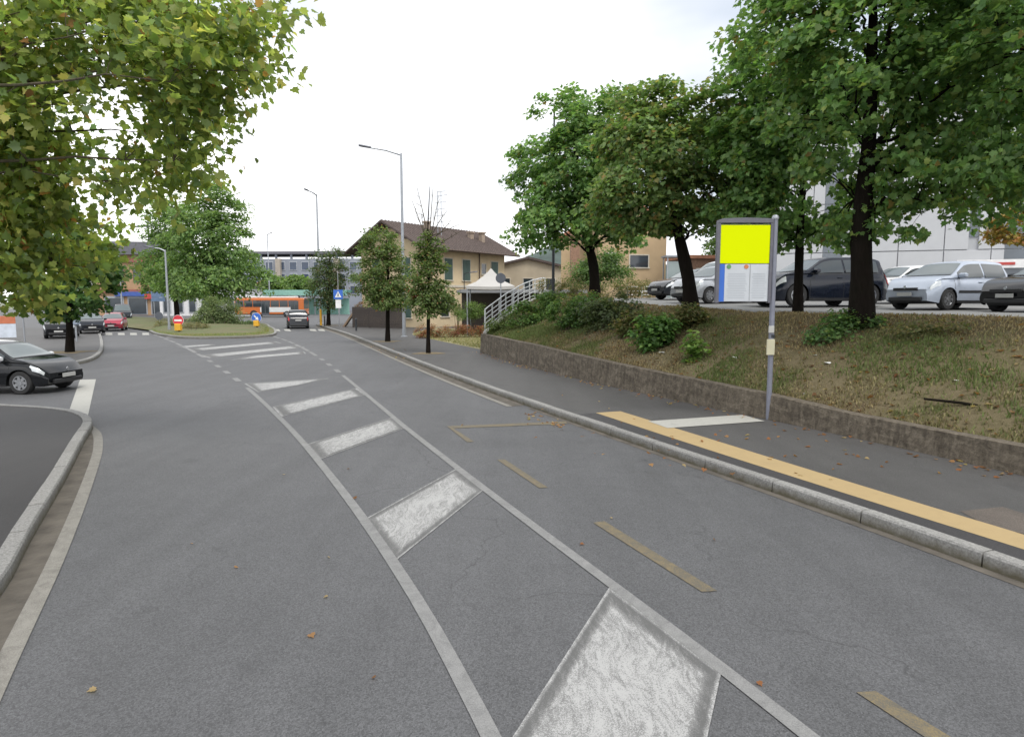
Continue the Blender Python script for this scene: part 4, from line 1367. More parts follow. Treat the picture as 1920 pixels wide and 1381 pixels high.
# ---- gazebo
gz0 = D(921, 565, 44)
gz0.z = 0.12
gaz = empty('gazebo', gz0, 0, 'white peaked canvas gazebo beside the cream house', 'gazebo')
CANV = plain('white_canvas', (0.42, 0.41, 0.39), 0.85, 0, 0.06, 1)
mcan = MB()
hw, ze, za = 1.6, 3.3, 4.5
rings = [(1.0, ze), (0.62, ze + 0.28), (0.32, ze + 0.68), (0.12, za - 0.2), (0.02, za)]
vs, fs = [], []
for f, z in rings:
    for k in range(16):
        t = k / 16 * 4
        e, q = int(t), t - int(t)
        cs = [(-1, -1), (1, -1), (1, 1), (-1, 1), (-1, -1)]
        x = cs[e][0] + (cs[e + 1][0] - cs[e][0]) * q
        y = cs[e][1] + (cs[e + 1][1] - cs[e][1]) * q
        sag = -0.10 * math.sin(q * math.pi) * (f if f < 1 else 0.6)
        vs.append((x * hw * f, y * hw * f, z + sag))
for r_ in range(len(rings) - 1):
    for k in range(16):
        fs.append((r_ * 16 + k, r_ * 16 + (k + 1) % 16, (r_ + 1) * 16 + (k + 1) % 16, (r_ + 1) * 16 + k))
mcan.add(vs, fs)
mcan.build('canopy', CANV, gaz, True)
val = MB()
for k in range(16):
    a, b = vs[k], vs[(k + 1) % 16]
    val.add([a, b, (b[0], b[1], b[2] - 0.2), (a[0], a[1], a[2] - 0.2)], [(0, 1, 2, 3)])
val.build('valance', CANV, gaz)
for x in (-1, 1):
    for y in (-1, 1):
        MB().tube([(x * 1.53, y * 1.53, 0), (x * 1.53, y * 1.53, ze)], 0.05, 8).build('post', STEEL, gaz)
# dark veranda behind the gazebo
ver = empty('veranda', (-1.6, 49.5, 0.1), 0, 'dark open veranda with grey flat roof behind the gazebo', 'veranda')
MB().box((2.2, 0, 3.05), (9.4, 5.0, 0.25), 0.15).build('roof', plain('grey_roof_sheet', (0.22, 0.225, 0.235), 0.7), ver)
for x in (-2.0, 0.8, 3.6, 6.2):
    MB().box((x, -2.2 + 0.15 * x, 1.46), (0.14, 0.14, 2.92)).build('post', WOOD, ver)
MB().box((2.2, 2.1, 1.46), (9.0, 0.15, 2.92), 0.15).build('back_wall', plain('dark_wall', (0.10, 0.085, 0.075), 0.9), ver)
hdg = D(905, 600, 47)

# ---- low beige hall with railings in the distance and flat roof edge
def boxhouse(name, label, c, dims, rz, wallm, roofm_, eave=0.35, pitched=0.0, wins=(), cat='building', roof_t=0.25):
    root = empty(name, c, rz, label, cat)
    W_, D_, H_ = dims
    m = MB()
    if pitched:
        m.prism([(-W_ / 2, 0), (W_ / 2, 0), (W_ / 2, H_), (0, H_ + pitched), (-W_ / 2, H_)], -D_ / 2, D_ / 2, lambda p, t: Vector((p[0], t, p[1])))
        m.build('wall', wallm, root)
        r = MB()
        s = pitched / (W_ / 2)
        for sg in (-1, 1):
            vs = [Vector((sg * (W_ / 2 + eave), -D_ / 2 - eave, H_ - s * eave)), Vector((sg * (W_ / 2 + eave), D_ / 2 + eave, H_ - s * eave)), Vector((0, D_ / 2 + eave, H_ + pitched)), Vector((0, -D_ / 2 - eave, H_ + pitched))]
            vs = [v + Vector((0, 0, 0.02)) for v in vs] + [v + Vector((0, 0, 0.02 + roof_t)) for v in vs]
            r.add(vs, [(3, 2, 1, 0), (4, 5, 6, 7), (0, 1, 5, 4), (1, 2, 6, 5), (2, 3, 7, 6), (3, 0, 4, 7)])
        r.build('roof', roofm_, root)
    else:
        m.box((0, 0, H_ / 2), (W_, D_, H_))
        m.build('wall', wallm, root)
        MB().box((0, 0, H_ + roof_t / 2 + 0.003), (W_ + 2 * eave, D_ + 2 * eave, roof_t)).build('roof', roofm_, root)
    for wspec in wins:
        x, z, w_, h_ = wspec[:4]
        window(root, Vector((0, -D_ / 2, 0)), Vector((1, 0, 0)), Vector((0, -1, 0)), (x, z), w_, h_, wspec[4] if len(wspec) > 4 else None)
    return root
BEIGE = stucco('beige_stucco', (0.45, 0.335, 0.205))
BEIGE2 = stucco('pale_beige_stucco', (0.42, 0.36, 0.27))
TERR = plain('terracotta_tiles', (0.36, 0.17, 0.10), 0.9, 0, 0.25, 3)
c = D(985, 560, 75)
boxhouse('low_hall', 'low pale beige hall with shallow gable far behind the railing', (c.x, c.y, 0), (8.5, 8, 6.0), 0.05, BEIGE2, RT, 0.4, 1.0,
         [(-2.5, 4.3, 1.0, 1.2), (0, 4.3, 1.0, 1.2), (2.5, 4.3, 1.0, 1.2)])
c = D(1190, 560, 52)
boxhouse('beige_house', 'beige flat fronted house with one dark window behind the car park', (c.x - 0.6, c.y + 3, 2.4), (5.6, 6, 6.4), 0.12, BEIGE, TERR, 0.4, 1.2,
         [(0.55, 3.2, 1.5, 0.95), (-1.8, 3.2, 1.0, 1.2, 'closed'), (1.3, 1.0, 0.35, 0.35)])
c = D(1108, 560, 56)
boxhouse('beige_house', 'narrow beige house with a brown chimney stack seen behind the low limbed maple', (c.x - 0.6, c.y + 2, 2.2), (3.6, 5, 5.6), -0.1, BEIGE, TERR, 0.3, 0.9, [(0, 3, 0.9, 1.2, 'closed')])
cs = D(1077, 545, 52)
MBc = MB().box((0, 0, 3.2), (0.7, 0.7, 6.4)).box((0, 0, 6.5), (0.9, 0.9, 0.2))
o = MBc.build('chimney_stack', plain('brick_brown', (0.25, 0.15, 0.10), 0.9, 0, 0.25, 8))
o.location = (cs.x, cs.y, 2.0)
tag(o, 'brown square chimney stack rising beside the narrow beige house', 'chimney')
# glazed lift / porch frame beside the beige house
po = D(1262, 560, 46)
por = empty('porch', (po.x, po.y, 2.5), 0, 'grey steel and glass porch beside the beige house', 'porch')
for x in (-0.6, 0.6):
    for y in (-0.6, 0.6):
        MB().box((x, y, 1.5), (0.08, 0.08, 3.0)).build('post', STEEL, por)
MB().box((0, 0, 3.06), (1.5, 1.5, 0.12)).build('roof', STEEL, por)
for y in (-0.55,):
    MB().box((0, y, 1.4), (1.1, 0.02, 2.6)).build('pane', plain('porch_glass', (0.25, 0.30, 0.30), 0.15, 0, 0.1, 1), por)
boxhouse('brick_annex', 'low brown brick annex beside the glass porch', (po.x + 3.2, po.y + 3, 2.5), (4.6, 3, 3.0), 0.1, plain('brick_brown', (0.25, 0.15, 0.10), 0.9, 0, 0.25, 8), TERR, 0.3, 0.0, [(-0.8, 1.7, 1.0, 1.1)])

# ---- white building behind the car park
WPAN = plain('white_panel', (0.47, 0.48, 0.50), 0.7, 0, 0.06, 0.6)
wb0 = Vector((17.0, 41.0, 2.4))
wb_r = -0.32
wbld = empty('white_building', wb0, wb_r, 'large white panelled building with dark glazed slots behind the car park', 'building')
MB().box((14, 8, 6.2), (34, 14, 12.4)).build('wall', plain('white_core', (0.40, 0.41, 0.43), 0.8, 0, 0.06, 0.6), wbld)
pm = MB().box((0, 0, 0), (2.36, 0.12, 2.94), 0, 0.012).mesh('panel', WPAN)
slots = {4: (0, 1), 7: (0,), 10: (0, 1, 2, 3)}
GREYG = plain('grey_glazing', (0.10, 0.12, 0.145), 0.12, 0, 0.2, 0.8, 0, 0.8)
for i in range(14):
    for k in range(4):
        ctr = Vector((-3 + 1.2 + i * 2.42 + 0.03, 0.95, 1.55 + k * 3.0))
        if i % 4 == 2 and k < 3:
            MB().box(tuple(ctr + Vector((0, 0.02, 0))), (1.1, 0.06, 2.94)).build('glazed_slot', GREYG, wbld)
            for sx in (-1, 1):
                MB().box(tuple(ctr + Vector((sx * 0.88, 0, 0))), (0.62, 0.12, 2.94), 0, 0.01).build('panel', WPAN, wbld)
        elif (i * 5 + k * 3) % 7 == 0 and k > 0:
            f = MB().box(tuple(ctr + Vector((0.3, 0.02, 0.1))), (0.5, 0.06, 1.7)).build('window', GREYG, wbld)
            MB().box(tuple(ctr + Vector((-0.58, 0, 0))), (1.2, 0.12, 2.94), 0, 0.01).build('panel', WPAN, wbld)
            MB().box(tuple(ctr + Vector((0.87, 0, 0))), (0.62, 0.12, 2.94), 0, 0.01).build('panel', WPAN, wbld)
        else:
            link('panel', pm, wbld, ctr)
MB().box((14, 8, 12.5), (34.6, 14.8, 0.25)).build('parapet', STEEL, wbld)
MB().box((11.5, 0.75, 2.2), (3.4, 0.08, 0.5)).build('fascia_sign', plain('sign_white', (0.75, 0.75, 0.75), 0.5), wbld)
MB().box((11.5, 0.70, 2.2), (2.4, 0.03, 0.16)).build('sign_band', plain('sign_red', (0.45, 0.06, 0.05), 0.5), wbld)

# ---- far side of the square: station block, grey offices, canopy
BRICK_O = plain('orange_brick', (0.36, 0.23, 0.135), 0.9, 0, 0.12, 1.2)
cst = D(258, 565, 112)
stn = empty('station_building', (cst.x, cst.y, 0), 0.12, 'orange brick building with red floor bands and blue shop fronts across the square', 'building')
MB().box((0, 5, 5.2), (13, 10, 10.4)).build('wall', BRICK_O, stn)
for z in (4.2, 9.4):
    MB().box((0, -0.12, z), (13.4, 0.5, 0.55)).build('floor_band', plain('dull_red', (0.27, 0.10, 0.085), 0.8), stn)
rfm = MB().prism([(-7.2, 10.4), (7.2, 10.4), (4.6, 12.6), (-4.6, 12.6)], -0.8, 11, lambda p, t: Vector((p[0], t, p[1])))
rfm.build('roof', plain('slate_grey', (0.13, 0.13, 0.15), 0.8), stn)
MB().box((2.8, 4, 13.4), (3.0, 3.0, 1.7)).build('roof_hut', plain('slate_grey', (0.13, 0.13, 0.15), 0.8), stn)
an = MB().tube([(1.2, 3, 12.5), (1.2, 3, 16.4)], 0.16, 6).tube([(-1.6, 3, 15.5), (4.0, 3, 15.7)], 0.15, 6)
an.build('aerial', STEEL_D, stn)
for i, x in enumerate((-5.2, -2.6, 0.2, 3.0, 5.4)):
    wn = MB().box((x, -0.04, 6.9), (1.3, 0.12, 2.4)).build('window', plain('window_brown', (0.10, 0.08, 0.07), 0.6), stn)
    MB().box((x, -0.11, 6.9), (1.1, 0.04, 2.2)).build('pane', GLASS_D, wn)
for i, x in enumerate((-3.8, 0.0, 3.8)):
    sw = MB().box((x, -0.04, 1.7), (3.2, 0.12, 3.2)).build('shop_window', plain('shop_frame', (0.30, 0.32, 0.35), 0.5), stn)
    MB().box((x, -0.12, 1.6), (2.8, 0.06, 2.7)).build('pane', GLASS_D, sw)
MB().box((1.0, -0.3, 3.7), (9.0, 0.35, 0.75)).build('fascia', plain('fascia_blue', (0.05, 0.10, 0.34), 0.5), stn)
MB().box((2.0, -0.5, 3.3), (1.2, 0.1, 0.9)).build('shop_sign', plain('sign_red', (0.45, 0.06, 0.05), 0.5), stn)

OFFG = plain('office_grey', (0.23, 0.25, 0.29), 0.7, 0, 0.1, 0.4)
cof = D(570, 565, 165)
off = empty('office_block', (cof.x - 4, cof.y, 0), -0.05, 'long grey modern office block behind the bus station', 'building')
MB().box((0, 8, 6.6), (52, 16, 13.2)).build('wall', OFFG, off)
MB().box((0, 8, 14.9), (50, 12, 0.7)).build('roof', plain('slate_grey', (0.13, 0.13, 0.15), 0.8), off)
for x in range(-24, 25, 4):
    MB().box((x, 3, 13.9), (0.5, 0.5, 1.5)).build('roof_post', OFFG, off)
wm = MB().box((0, 0, 0), (2.0, 0.16, 2.2)).mesh('window', plain('office_frame', (0.40, 0.42, 0.45), 0.6))
gmh = MB().box((0, -0.1, 0), (1.7, 0.06, 1.9)).mesh('pane', plain('office_glass', (0.05, 0.07, 0.11), 0.1, 0, 0.2, 0.3, 0, 0.8))
for i in range(16):
    for k in range(3):
        wn = link('window', wm, off, Vector((-23.2 + i * 3.1, -0.03, 5.4 + k * 3.0)))
        link('pane', gmh, wn)
for x in (-17, -2, 13):
    MB().box((x, -0.6, 6.6), (1.2, 1.2, 13.2)).build('pilaster', plain('office_beige', (0.36, 0.32, 0.27), 0.8), off)
ccn = D(530, 565, 120)
cnp = empty('platform_canopy', (ccn.x + 1.5, ccn.y, 0), 0, 'long green platform canopy behind the orange bus', 'canopy')
GRN = plain('green_metal', (0.07, 0.24, 0.19), 0.6, 0, 0.1, 1)
MB().box((0, 0, 4.3), (22, 4, 0.35)).build('roof', GRN, cnp)
MB().box((0, -2.1, 4.0), (22.2, 0.12, 1.0)).build('fascia', plain('pale_green_metal', (0.22, 0.42, 0.36), 0.6), cnp)
for x in (-9, -4.5, 0, 4.5, 9):
    MB().tube([(x, 0, 0), (x, 0, 4.2)], 0.12, 8).build('post', STEEL, cnp)
MB().box((0, 1.6, 1.5), (21, 0.1, 3.0)).build('back_panel', plain('pale_green_metal', (0.22, 0.42, 0.36), 0.6), cnp)
crr = D(508, 565, 135)
boxhouse('red_roof_shed', 'low shed with orange red tiled roof behind the platform canopy', (crr.x, crr.y, 0), (8.5, 6, 4.6), 0, BEIGE2, TERR, 0.5, 2.0, [(-2, 2, 1.2, 1.4), (2, 2, 1.2, 1.4)])
# white low building behind the island tree trunks
cwl = D(385, 565, 108)
wl = empty('shop_row', (cwl.x, cwl.y, 0), 0.05, 'white low shop row with tall windows behind the island trees', 'building')
MB().box((0, 3, 2.3), (15, 6, 4.6)).build('wall', plain('white_wall', (0.62, 0.62, 0.63), 0.8, 0, 0.05, 1), wl)
for i in range(7):
    wn = MB().box((-6.3 + i * 2.1, -0.05, 1.9), (1.3, 0.14, 2.8)).build('window', plain('office_frame', (0.40, 0.42, 0.45), 0.6), wl)
    MB().box((-6.3 + i * 2.1, -0.14, 1.9), (1.0, 0.06, 2.5)).build('pane', GLASS_D, wl).parent = wn
MB().box((0, 2.9, 4.75), (15.6, 6.8, 0.3)).build('roof', plain('slate_grey', (0.13, 0.13, 0.15), 0.8), wl)
# wooded hills, the blue of distant haze put into their base colour
hm = MB()
NXH, NYH = 70, 12
hv = []
for j in range(NYH + 1):
    for i in range(NXH + 1):
        x = -500 + i * 20.0
        y = 620 + j * 30.0
        hgt = 72 * math.exp(-((x - 70) / 105) ** 2) + 42 * math.exp(-((x - 280) / 150) ** 2) + 14 * math.exp(-((x + 260) / 160) ** 2)
        z = hgt * math.sin(min(1, j / 8) * math.pi / 2) + 9 * noise.noise(Vector((x * 0.02, y * 0.02, 0))) * min(1, j / 4) + 3 * noise.noise(Vector((x * 0.1, y * 0.1, 4)))
        hv.append((x, y, z - 1))
hm.add(hv, [(j * (NXH + 1) + i, j * (NXH + 1) + i + 1, (j + 1) * (NXH + 1) + i + 1, (j + 1) * (NXH + 1) + i) for j in range(NYH) for i in range(NXH)])
hills = hm.build('hills', plain('wooded_hill_haze_tint', (0.06, 0.085, 0.075), 1.0, 0, 0.4, 0.04, 0.0), smooth=True)
tag(hills, kind='structure')

# ================================================================= railing on the mound
RAILW = plain('white_rail_paint', (0.58, 0.60, 0.61), 0.5, 0.1, 0.08, 6)
rail = empty('railing', tuple(bank_pt(1.0, 0.0)), 0, 'curved white tubular railing climbing the side of the mound', 'railing')
rb0 = bank_pt(1.0, 0.0)
dirn = Vector((-0.9, 0.35, 0)).normalized()
re = [bank_pt(1.0, k / 30) + dirn * 0.06 + Vector((0, 0, 0.10)) - rb0 for k in range(31)]
for k in range(0, 31, 3):
    MB().box(tuple(re[k] + Vector((0, 0, 0.5))), (0.06, 0.06, 1.02)).build('post', RAILW, rail)
for h_, rr in ((0.16, 0.02), (0.36, 0.02), (0.56, 0.02), (0.76, 0.02), (1.0, 0.03)):
    MB().tube([p + Vector((0, 0, h_)) for p in re], rr, 7).build('bar', RAILW, rail)
# pale guard rail at the back of the car park
gr0 = D(1190, 545, 44)
gr = empty('guard_rail', (gr0.x, gr0.y, 2.6), 0, 'pale low mesh rail behind the parked cars near the beige house', 'railing')
for k in range(8):
    MB().box((k * 1.0 - 0.5, 0, 0.4), (0.06, 0.06, 0.9)).build('post', RAILW, gr)
for z in (0.25, 0.5, 0.8):
    MB().tube([(-0.5, 0, z), (6.5, 0, z)], 0.025, 6).build('bar', RAILW, gr)

# ================================================================= lamps
def street_lamp(label, base, top, arm, r0=0.09, mat=STEEL, head=True):
    """base point, height, arm vector (dx, dy, dz)"""
    root = empty('street_lamp', base, 0, label, 'street lamp', 'street lamps')
    MB().lathe([(r0 * 1.9, 0), (r0 * 1.9, 0.03), (r0 * 1.15, 0.06), (r0 * 1.15, 0.5)], 12).build('base', mat, root)
    MB().tube([(0, 0, 0), (0, 0, top * 0.5), (0, 0, top)], [r0, r0 * 0.8, r0 * 0.55], 10).build('pole', mat, root, True)
    a = Vector(arm)
    if a.length > 0:
        MB().tube([(0, 0, top - 0.1), tuple(Vector((0, 0, top)) + a * 0.5 + Vector((0, 0, 0.02))), tuple(Vector((0, 0, top)) + a)], [r0 * 0.5, r0 * 0.45, r0 * 0.4], 8).build('arm', mat, root, True)
        h = Vector((0, 0, top)) + a
        d = a.normalized()
        hm_ = MB()
        prof = [(-0.05, 0.05), (0.12, 0.11), (0.5, 0.14), (0.66, 0.10), (0.72, 0.03)]
        nrm = Vector((d.y, -d.x, 0)).normalized()
        vs = []
        for s_, w_ in prof:
            for sx, zz in ((-1, 0.0), (-0.7, 0.07), (0.7, 0.07), (1, 0.0), (0.8, -0.03), (-0.8, -0.03)):
                vs.append(h + d * s_ + nrm * (sx * w_) + Vector((0, 0, zz)))
        fs = [(r_ * 6 + k, r_ * 6 + (k + 1) % 6, r_ * 6 + 6 + (k + 1) % 6, r_ * 6 + 6 + k) for r_ in range(4) for k in range(6)] + [(5, 4, 3, 2, 1, 0), tuple(24 + k for k in range(6))]
        hm_.add(vs, fs)
        hd = hm_.build('lamp_head', STEEL_D, root)
    return root
lp = G(758, 631, 0.12)
kk = lp.y / F_PX
street_lamp('tall grey street lamp with long arm over the road in front of the cream house', lp, (565 - 297) * kk + 2.28, (-52 * kk, -0.6, 6 * kk), 0.12)
lp2 = G(601, 606, 0.12)
kk = lp2.y / F_PX
street_lamp('distant tall grey lamp pole behind the far pavement tree', lp2, (565 - 370) * kk + 2.28, (-0.35, -1.6, 0.1), 0.13)
lp3 = G(318, 621, 0.14)
kk = lp3.y / F_PX
street_lamp('short pale lamp post standing on the traffic island', lp3, (565 - 470) * kk + 2.26, (-0.7, -0.2, 0.12), 0.10)
lp4 = D(1037, 560, 31.5)
lp4.z = bank_z(lp4.x, lp4.y)
kk = lp4.y / F_PX
street_lamp('thin black lamp post at the top of the white railing', lp4, 9.2, (0.8, 0.3, 0.1), 0.075, IRON)
lp5 = G(871, 612, 0.12)
kk = lp5.y / F_PX
street_lamp('small dark garden lamp between red hedge and gazebo', lp5, (565 - 513) * kk + 2.28, (0.5, 0, 0.05), 0.06, IRON)
lp6 = D(506, 565, 118)
street_lamp('lamp pole on the roof line of the distant offices', (lp6.x, lp6.y, 0), 14.5, (0.5, -0.3, 0.1), 0.14)
lp7 = D(228, 565, 100)
street_lamp('thin lamp pole beside the orange brick building', (lp7.x, lp7.y, 0), 12.5, (-0.5, -0.3, 0.1), 0.12)

# ================================================================= bus stop sign
YEL = plain('yellow_panel', (0.66, 0.77, 0.0), 0.9, 0, 0.01, 1, 0, 0.08)
PANW = plain('timetable_white', (0.50, 0.53, 0.57), 0.45, 0, 0.06, 2.5)
BLUE = plain('sign_blue', (0.035, 0.13, 0.50), 0.45, 0, 0.06, 3)
FRAME = plain('sign_frame_grey', (0.13, 0.13, 0.155), 0.5, 0.3, 0.12, 8)
POLEM = plain('pole_grey_blue', (0.21, 0.22, 0.27), 0.5, 0.3, 0.1, 8)
sb = G(1440, 781, 0.12) + Vector((-0.10, -0.27, 0))
S0 = empty('bus_stop_sign', sb, 0, 'bus stop pole with yellow plate over a framed timetable panel', 'sign')
kb = sb.y / F_PX
def SP(u, v, dy=0.0):
    p = D(u, v, sb.y + dy) - sb
    return p
ztop = SP(1452, 408).z
lean = SP(1449, 408).x * 0.35
MB().tube([(0, 0, -0.05), (lean * 0.5, 0, ztop * 0.5), (lean, 0, ztop)], 0.05, 14).build('pole', POLEM, S0, True)
MB().lathe([(0.06, ztop - 0.03), (0.066, ztop), (0.05, ztop + 0.04), (0.015, ztop + 0.055)], 14, (lean, 0, 0)).build('pole_cap', STEEL, S0, True)
zb_, zt_ = SP(1400, 566).z, SP(1400, 420).z
xr = lean - 0.075
xl = xr - 0.98
prx = math.radians(0)
def plate(name, x0, x1, z0, z1, y0, y1, mat, par):
    return MB().box(((x0 + x1) / 2, (y0 + y1) / 2, (z0 + z1) / 2), (x1 - x0, y1 - y0, z1 - z0), 0, 0.004).build(name, mat, par)
plate('back_panel', xl + 0.02, xr - 0.02, zb_, zt_, -0.005, 0.02, FRAME, S0)
plate('frame_side', xl - 0.04, xl + 0.02, zb_ - 0.02, zt_ + 0.02, -0.05, 0.05, FRAME, S0)
plate('frame_side', xr - 0.02, xr + 0.03, zb_ - 0.02, zt_ + 0.02, -0.05, 0.05, FRAME, S0)
tb_ = MB()
arc = [(xl - 0.04, zt_ + 0.02), (xl - 0.03, zt_ + 0.07), (xl + 0.06, zt_ + 0.10), ((xl + xr) / 2, zt_ + 0.115), (xr - 0.05, zt_ + 0.10), (xr + 0.03, zt_ + 0.08), (xr + 0.03, zt_ + 0.02)]
tb_.prism(arc, -0.055, 0.055, lambda p, t: Vector((p[0], t, p[1])))
tb_.build('top_bar', FRAME, S0)
zy = SP(1400, 494).z
plate('yellow_plate', xl + 0.025, xr - 0.022, zy, zt_ - 0.02, -0.035, -0.008, YEL, S0)
tt = plate('timetable', xl + 0.125, xr - 0.022, zb_ + 0.01, zy - 0.01, -0.028, -0.008, PANW, S0)
plate('blue_strip', xl + 0.025, xl + 0.122, zb_ + 0.005, zy - 0.01, -0.030, -0.008, BLUE, S0)
plate('divider', xl + 0.60, xl + 0.612, zb_ + 0.02, zy - 0.02, -0.033, -0.0285, plain('divider_grey', (0.30, 0.32, 0.34), 0.6), S0)
for x, colr, nm in ((xl + 0.20, (0.10, 0.26, 0.10), 'green_dot'), (xl + 0.53, (0.55, 0.20, 0.08), 'orange_dot')):
    MB().lathe([(0.042, -0.034), (0.042, -0.0285)], 18, (x, 0, zy - 0.06), 'Y').build(nm, plain(nm, colr, 0.6), S0)
pg = MB()
rnd = random.Random(4)
for k in range(15):
    zz = zb_ + 0.08 + k * (zy - zb_ - 0.24) / 15
    for x0, x1 in ((xl + 0.16, xl + 0.57), (xl + 0.64, xr - 0.05)):
        pg.box(((x0 + x1) / 2 + rnd.uniform(-0.02, 0), -0.0295, zz), ((x1 - x0) * rnd.uniform(0.75, 0.98), 0.002, 0.010))
pg.build('printed_rows', plain('print_grey', (0.40, 0.43, 0.47), 0.7), tt)
for zc, hh, ww, c_ in ((SP(1440, 617).z, 0.13, 0.10, (0.42, 0.42, 0.40)), (SP(1440, 650).z, 0.30, 0.15, (0.48, 0.46, 0.33))):
    nb = MB().box((-0.045, -0.07, zc), (ww, 0.03, hh), 0.1, 0.004).build('notice_plate', plain('notice_%d' % int(hh * 100), c_, 0.7), S0)
MB().tube([(0, 0, SP(1440, 630).z - 0.03), (0, 0, SP(1440, 630).z + 0.03)], 0.056, 12).build('clamp_band', IRON, S0)

# ================================================================= small road signs
def post_sign(name, label, base, h, kind, r=0.3, mat=STEEL, basecol=None, cat='sign', face=0.0):
    root = empty(name, base, face, label, cat)
    MB().tube([(0, 0, 0), (0, 0, h)], 0.035, 8).build('pole', mat, root)
    z = h - r - 0.02
    def disc(nm, rad, y, colr, ax=0.012):
        MB().lathe([(rad, y - ax), (rad, y)], 28, (0, 0, z), 'Y').build(nm, colr, root)
    W1 = plain('sign_white', (0.75, 0.75, 0.75), 0.5)
    if kind == 'no_entry':
        disc('sign_disc', r, -0.05, plain('sign_bright_red', (0.55, 0.035, 0.05), 0.45), 0.02)
        MB().box((0, -0.077, z), (r * 1.45, 0.012, r * 0.36)).build('white_bar', W1, root)
        MB().lathe([(r * 1.06, -0.06), (r * 1.06, -0.05)], 28, (0, 0.012, z), 'Y').build('rim', W1, root)
    elif kind == 'arrow':
        disc('sign_disc', r, -0.05, BLUE, 0.02)
        MB().lathe([(r * 1.06, -0.06), (r * 1.06, -0.05)], 28, (0, 0.012, z), 'Y').build('rim', W1, root)
        am = MB()
        c_, s_ = math.cos(R(-45)), math.sin(R(-45))
        ap = [(-0.75, -0.14), (0.05, -0.14), (0.05, -0.42), (0.72, 0), (0.05, 0.42), (0.05, 0.14), (-0.75, 0.14)]
        am.prism([(r * (x * c_ - y * s_) * 0.9, r * (x * s_ + y * c_) * 0.9) for x, y in ap], -0.083, -0.072, lambda p, t: Vector((p[0], t, p[1] + z)))
        am.build('arrow', W1, root)
    elif kind == 'back_disc':
        disc('sign_disc', r, -0.05, plain('sign_back_grey', (0.085, 0.095, 0.115), 0.6), 0.02)
    elif kind == 'crossing':
        MB().box((0, -0.06, z), (2 * r, 0.02, 2 * r), 0, 0.003).build('sign_plate', BLUE, root)
        t_ = MB()
        t_.prism([(-0.7 * r, -0.62 * r), (0.7 * r, -0.62 * r), (0, 0.72 * r)], -0.083, -0.0705, lambda p, t: Vector((p[0], t, p[1] + z)))
        t_.build('white_triangle', W1, root)
        f_ = MB()
        for q in ([(-0.1, 0.15), (0.1, 0.15), (0.12, -0.1), (-0.12, -0.1)], [(-0.12, -0.1), (0.0, -0.1), (-0.16, -0.5), (-0.26, -0.5)], [(0.0, -0.1), (0.12, -0.1), (0.24, -0.5), (0.14, -0.5)], [(-0.08, 0.2), (0.08, 0.2), (0.08, 0.34), (-0.08, 0.34)]):
            f_.prism([(x * r, y * r) for x, y in q], -0.09, -0.0835, lambda p, t: Vector((p[0], t, p[1] + z)))
        f_.build('walking_figure', IRON, root)
    if basecol:
        MB().box((0, -0.08, 0.42), (0.42, 0.28, 0.5), 0, 0.03).build('marker_block', basecol, root)
        MB().tube([(0, 0, 0), (0, 0, 0.2)], 0.09, 10).build('foot', STEEL_D, root)
    return root
YBLK = plain('marker_yellow', (0.70, 0.38, 0.03), 0.6)
b_ = G(336, 624, 0.14)
post_sign('no_entry_sign', 'red no entry disc above a yellow marker block on the island', b_, (565 - 590) * b_.y / F_PX + 2.26, 'no_entry', 0.37, basecol=YBLK)
b_ = G(482, 615, 0.14)
post_sign('keep_right_sign', 'round blue arrow sign above a yellow marker block on the island', b_, (565 - 586) * b_.y / F_PX + 2.26, 'arrow', 0.40, basecol=YBLK)
b_ = G(300, 612, 0.14)
post_sign('round_sign', 'grey back of a round sign left of the island lamp', b_, (565 - 584) * b_.y / F_PX + 2.26, 'back_disc', 0.36)
b_ = G(636, 612, 0.12)
cz = post_sign('crossing_sign', 'blue square pedestrian crossing sign with white plate below', b_, 3.35, 'crossing', 0.42)
MB().box((0, -0.06, 2.05), (0.5, 0.02, 0.75)).build('lower_plate', plain('sign_white', (0.75, 0.75, 0.75), 0.5), cz)
MB().tube([(0, 0, 3.3), (0, 0, 5.0)], 0.03, 8).build('pole_extension', STEEL, cz)
b_ = G(48, 655, 0.12)
post_sign('crossing_sign', 'blue pedestrian crossing sign on the left pavement under the plane tree', b_, (565 - 550) * b_.y / F_PX + 2.28, 'crossing', 0.24)
b_ = D(939, 560, 38)
b_.z = 0.12
post_sign('round_sign', 'dark back of a round sign in front of the gazebo', b_, (565 - 512) * 38 / F_PX + 2.28, 'back_disc', 0.30)
# blue direction board on the island
b_ = D(299, 595, 82)
db = empty('direction_board', (b_.x, b_.y, 0.2), 0, 'blue grey direction board on two posts behind the island lamp', 'sign')
for x in (-0.6, 0.6):
    MB().tube([(x, 0, 0), (x, 0, 4.3)], 0.05, 8).build('pole', STEEL, db)
for k in range(4):
    MB().box((0, -0.08, 2.45 + k * 0.52), (1.7, 0.05, 0.48), 0, 0.005).build('board', plain('board_blue', (0.13, 0.20, 0.33), 0.5), db)
# bollards
BOLm = MB().lathe([(0.07, 0), (0.07, 0.85), (0.085, 0.86), (0.085, 0.92), (0.05, 0.98), (0.0, 1.0)], 12).mesh('bollard', IRON, True)
for u, v, lab in ((609, 612, 'dark bollard at the crossing beside the far dense pavement tree'), (668, 620, 'dark bollard in front of the slat fence corner')):
    o = link('bollard', BOLm, None, G(u, v, 0.12))
    tag(o, lab, 'bollard', 'bollards')
yb = MB().lathe([(0.11, 0), (0.11, 1.5), (0.0, 1.55)], 10).build('marker_post', YBLK)
yb.location = G(602, 610, 0.12)
tag(yb, 'yellow marker post at the far crossing', 'post')
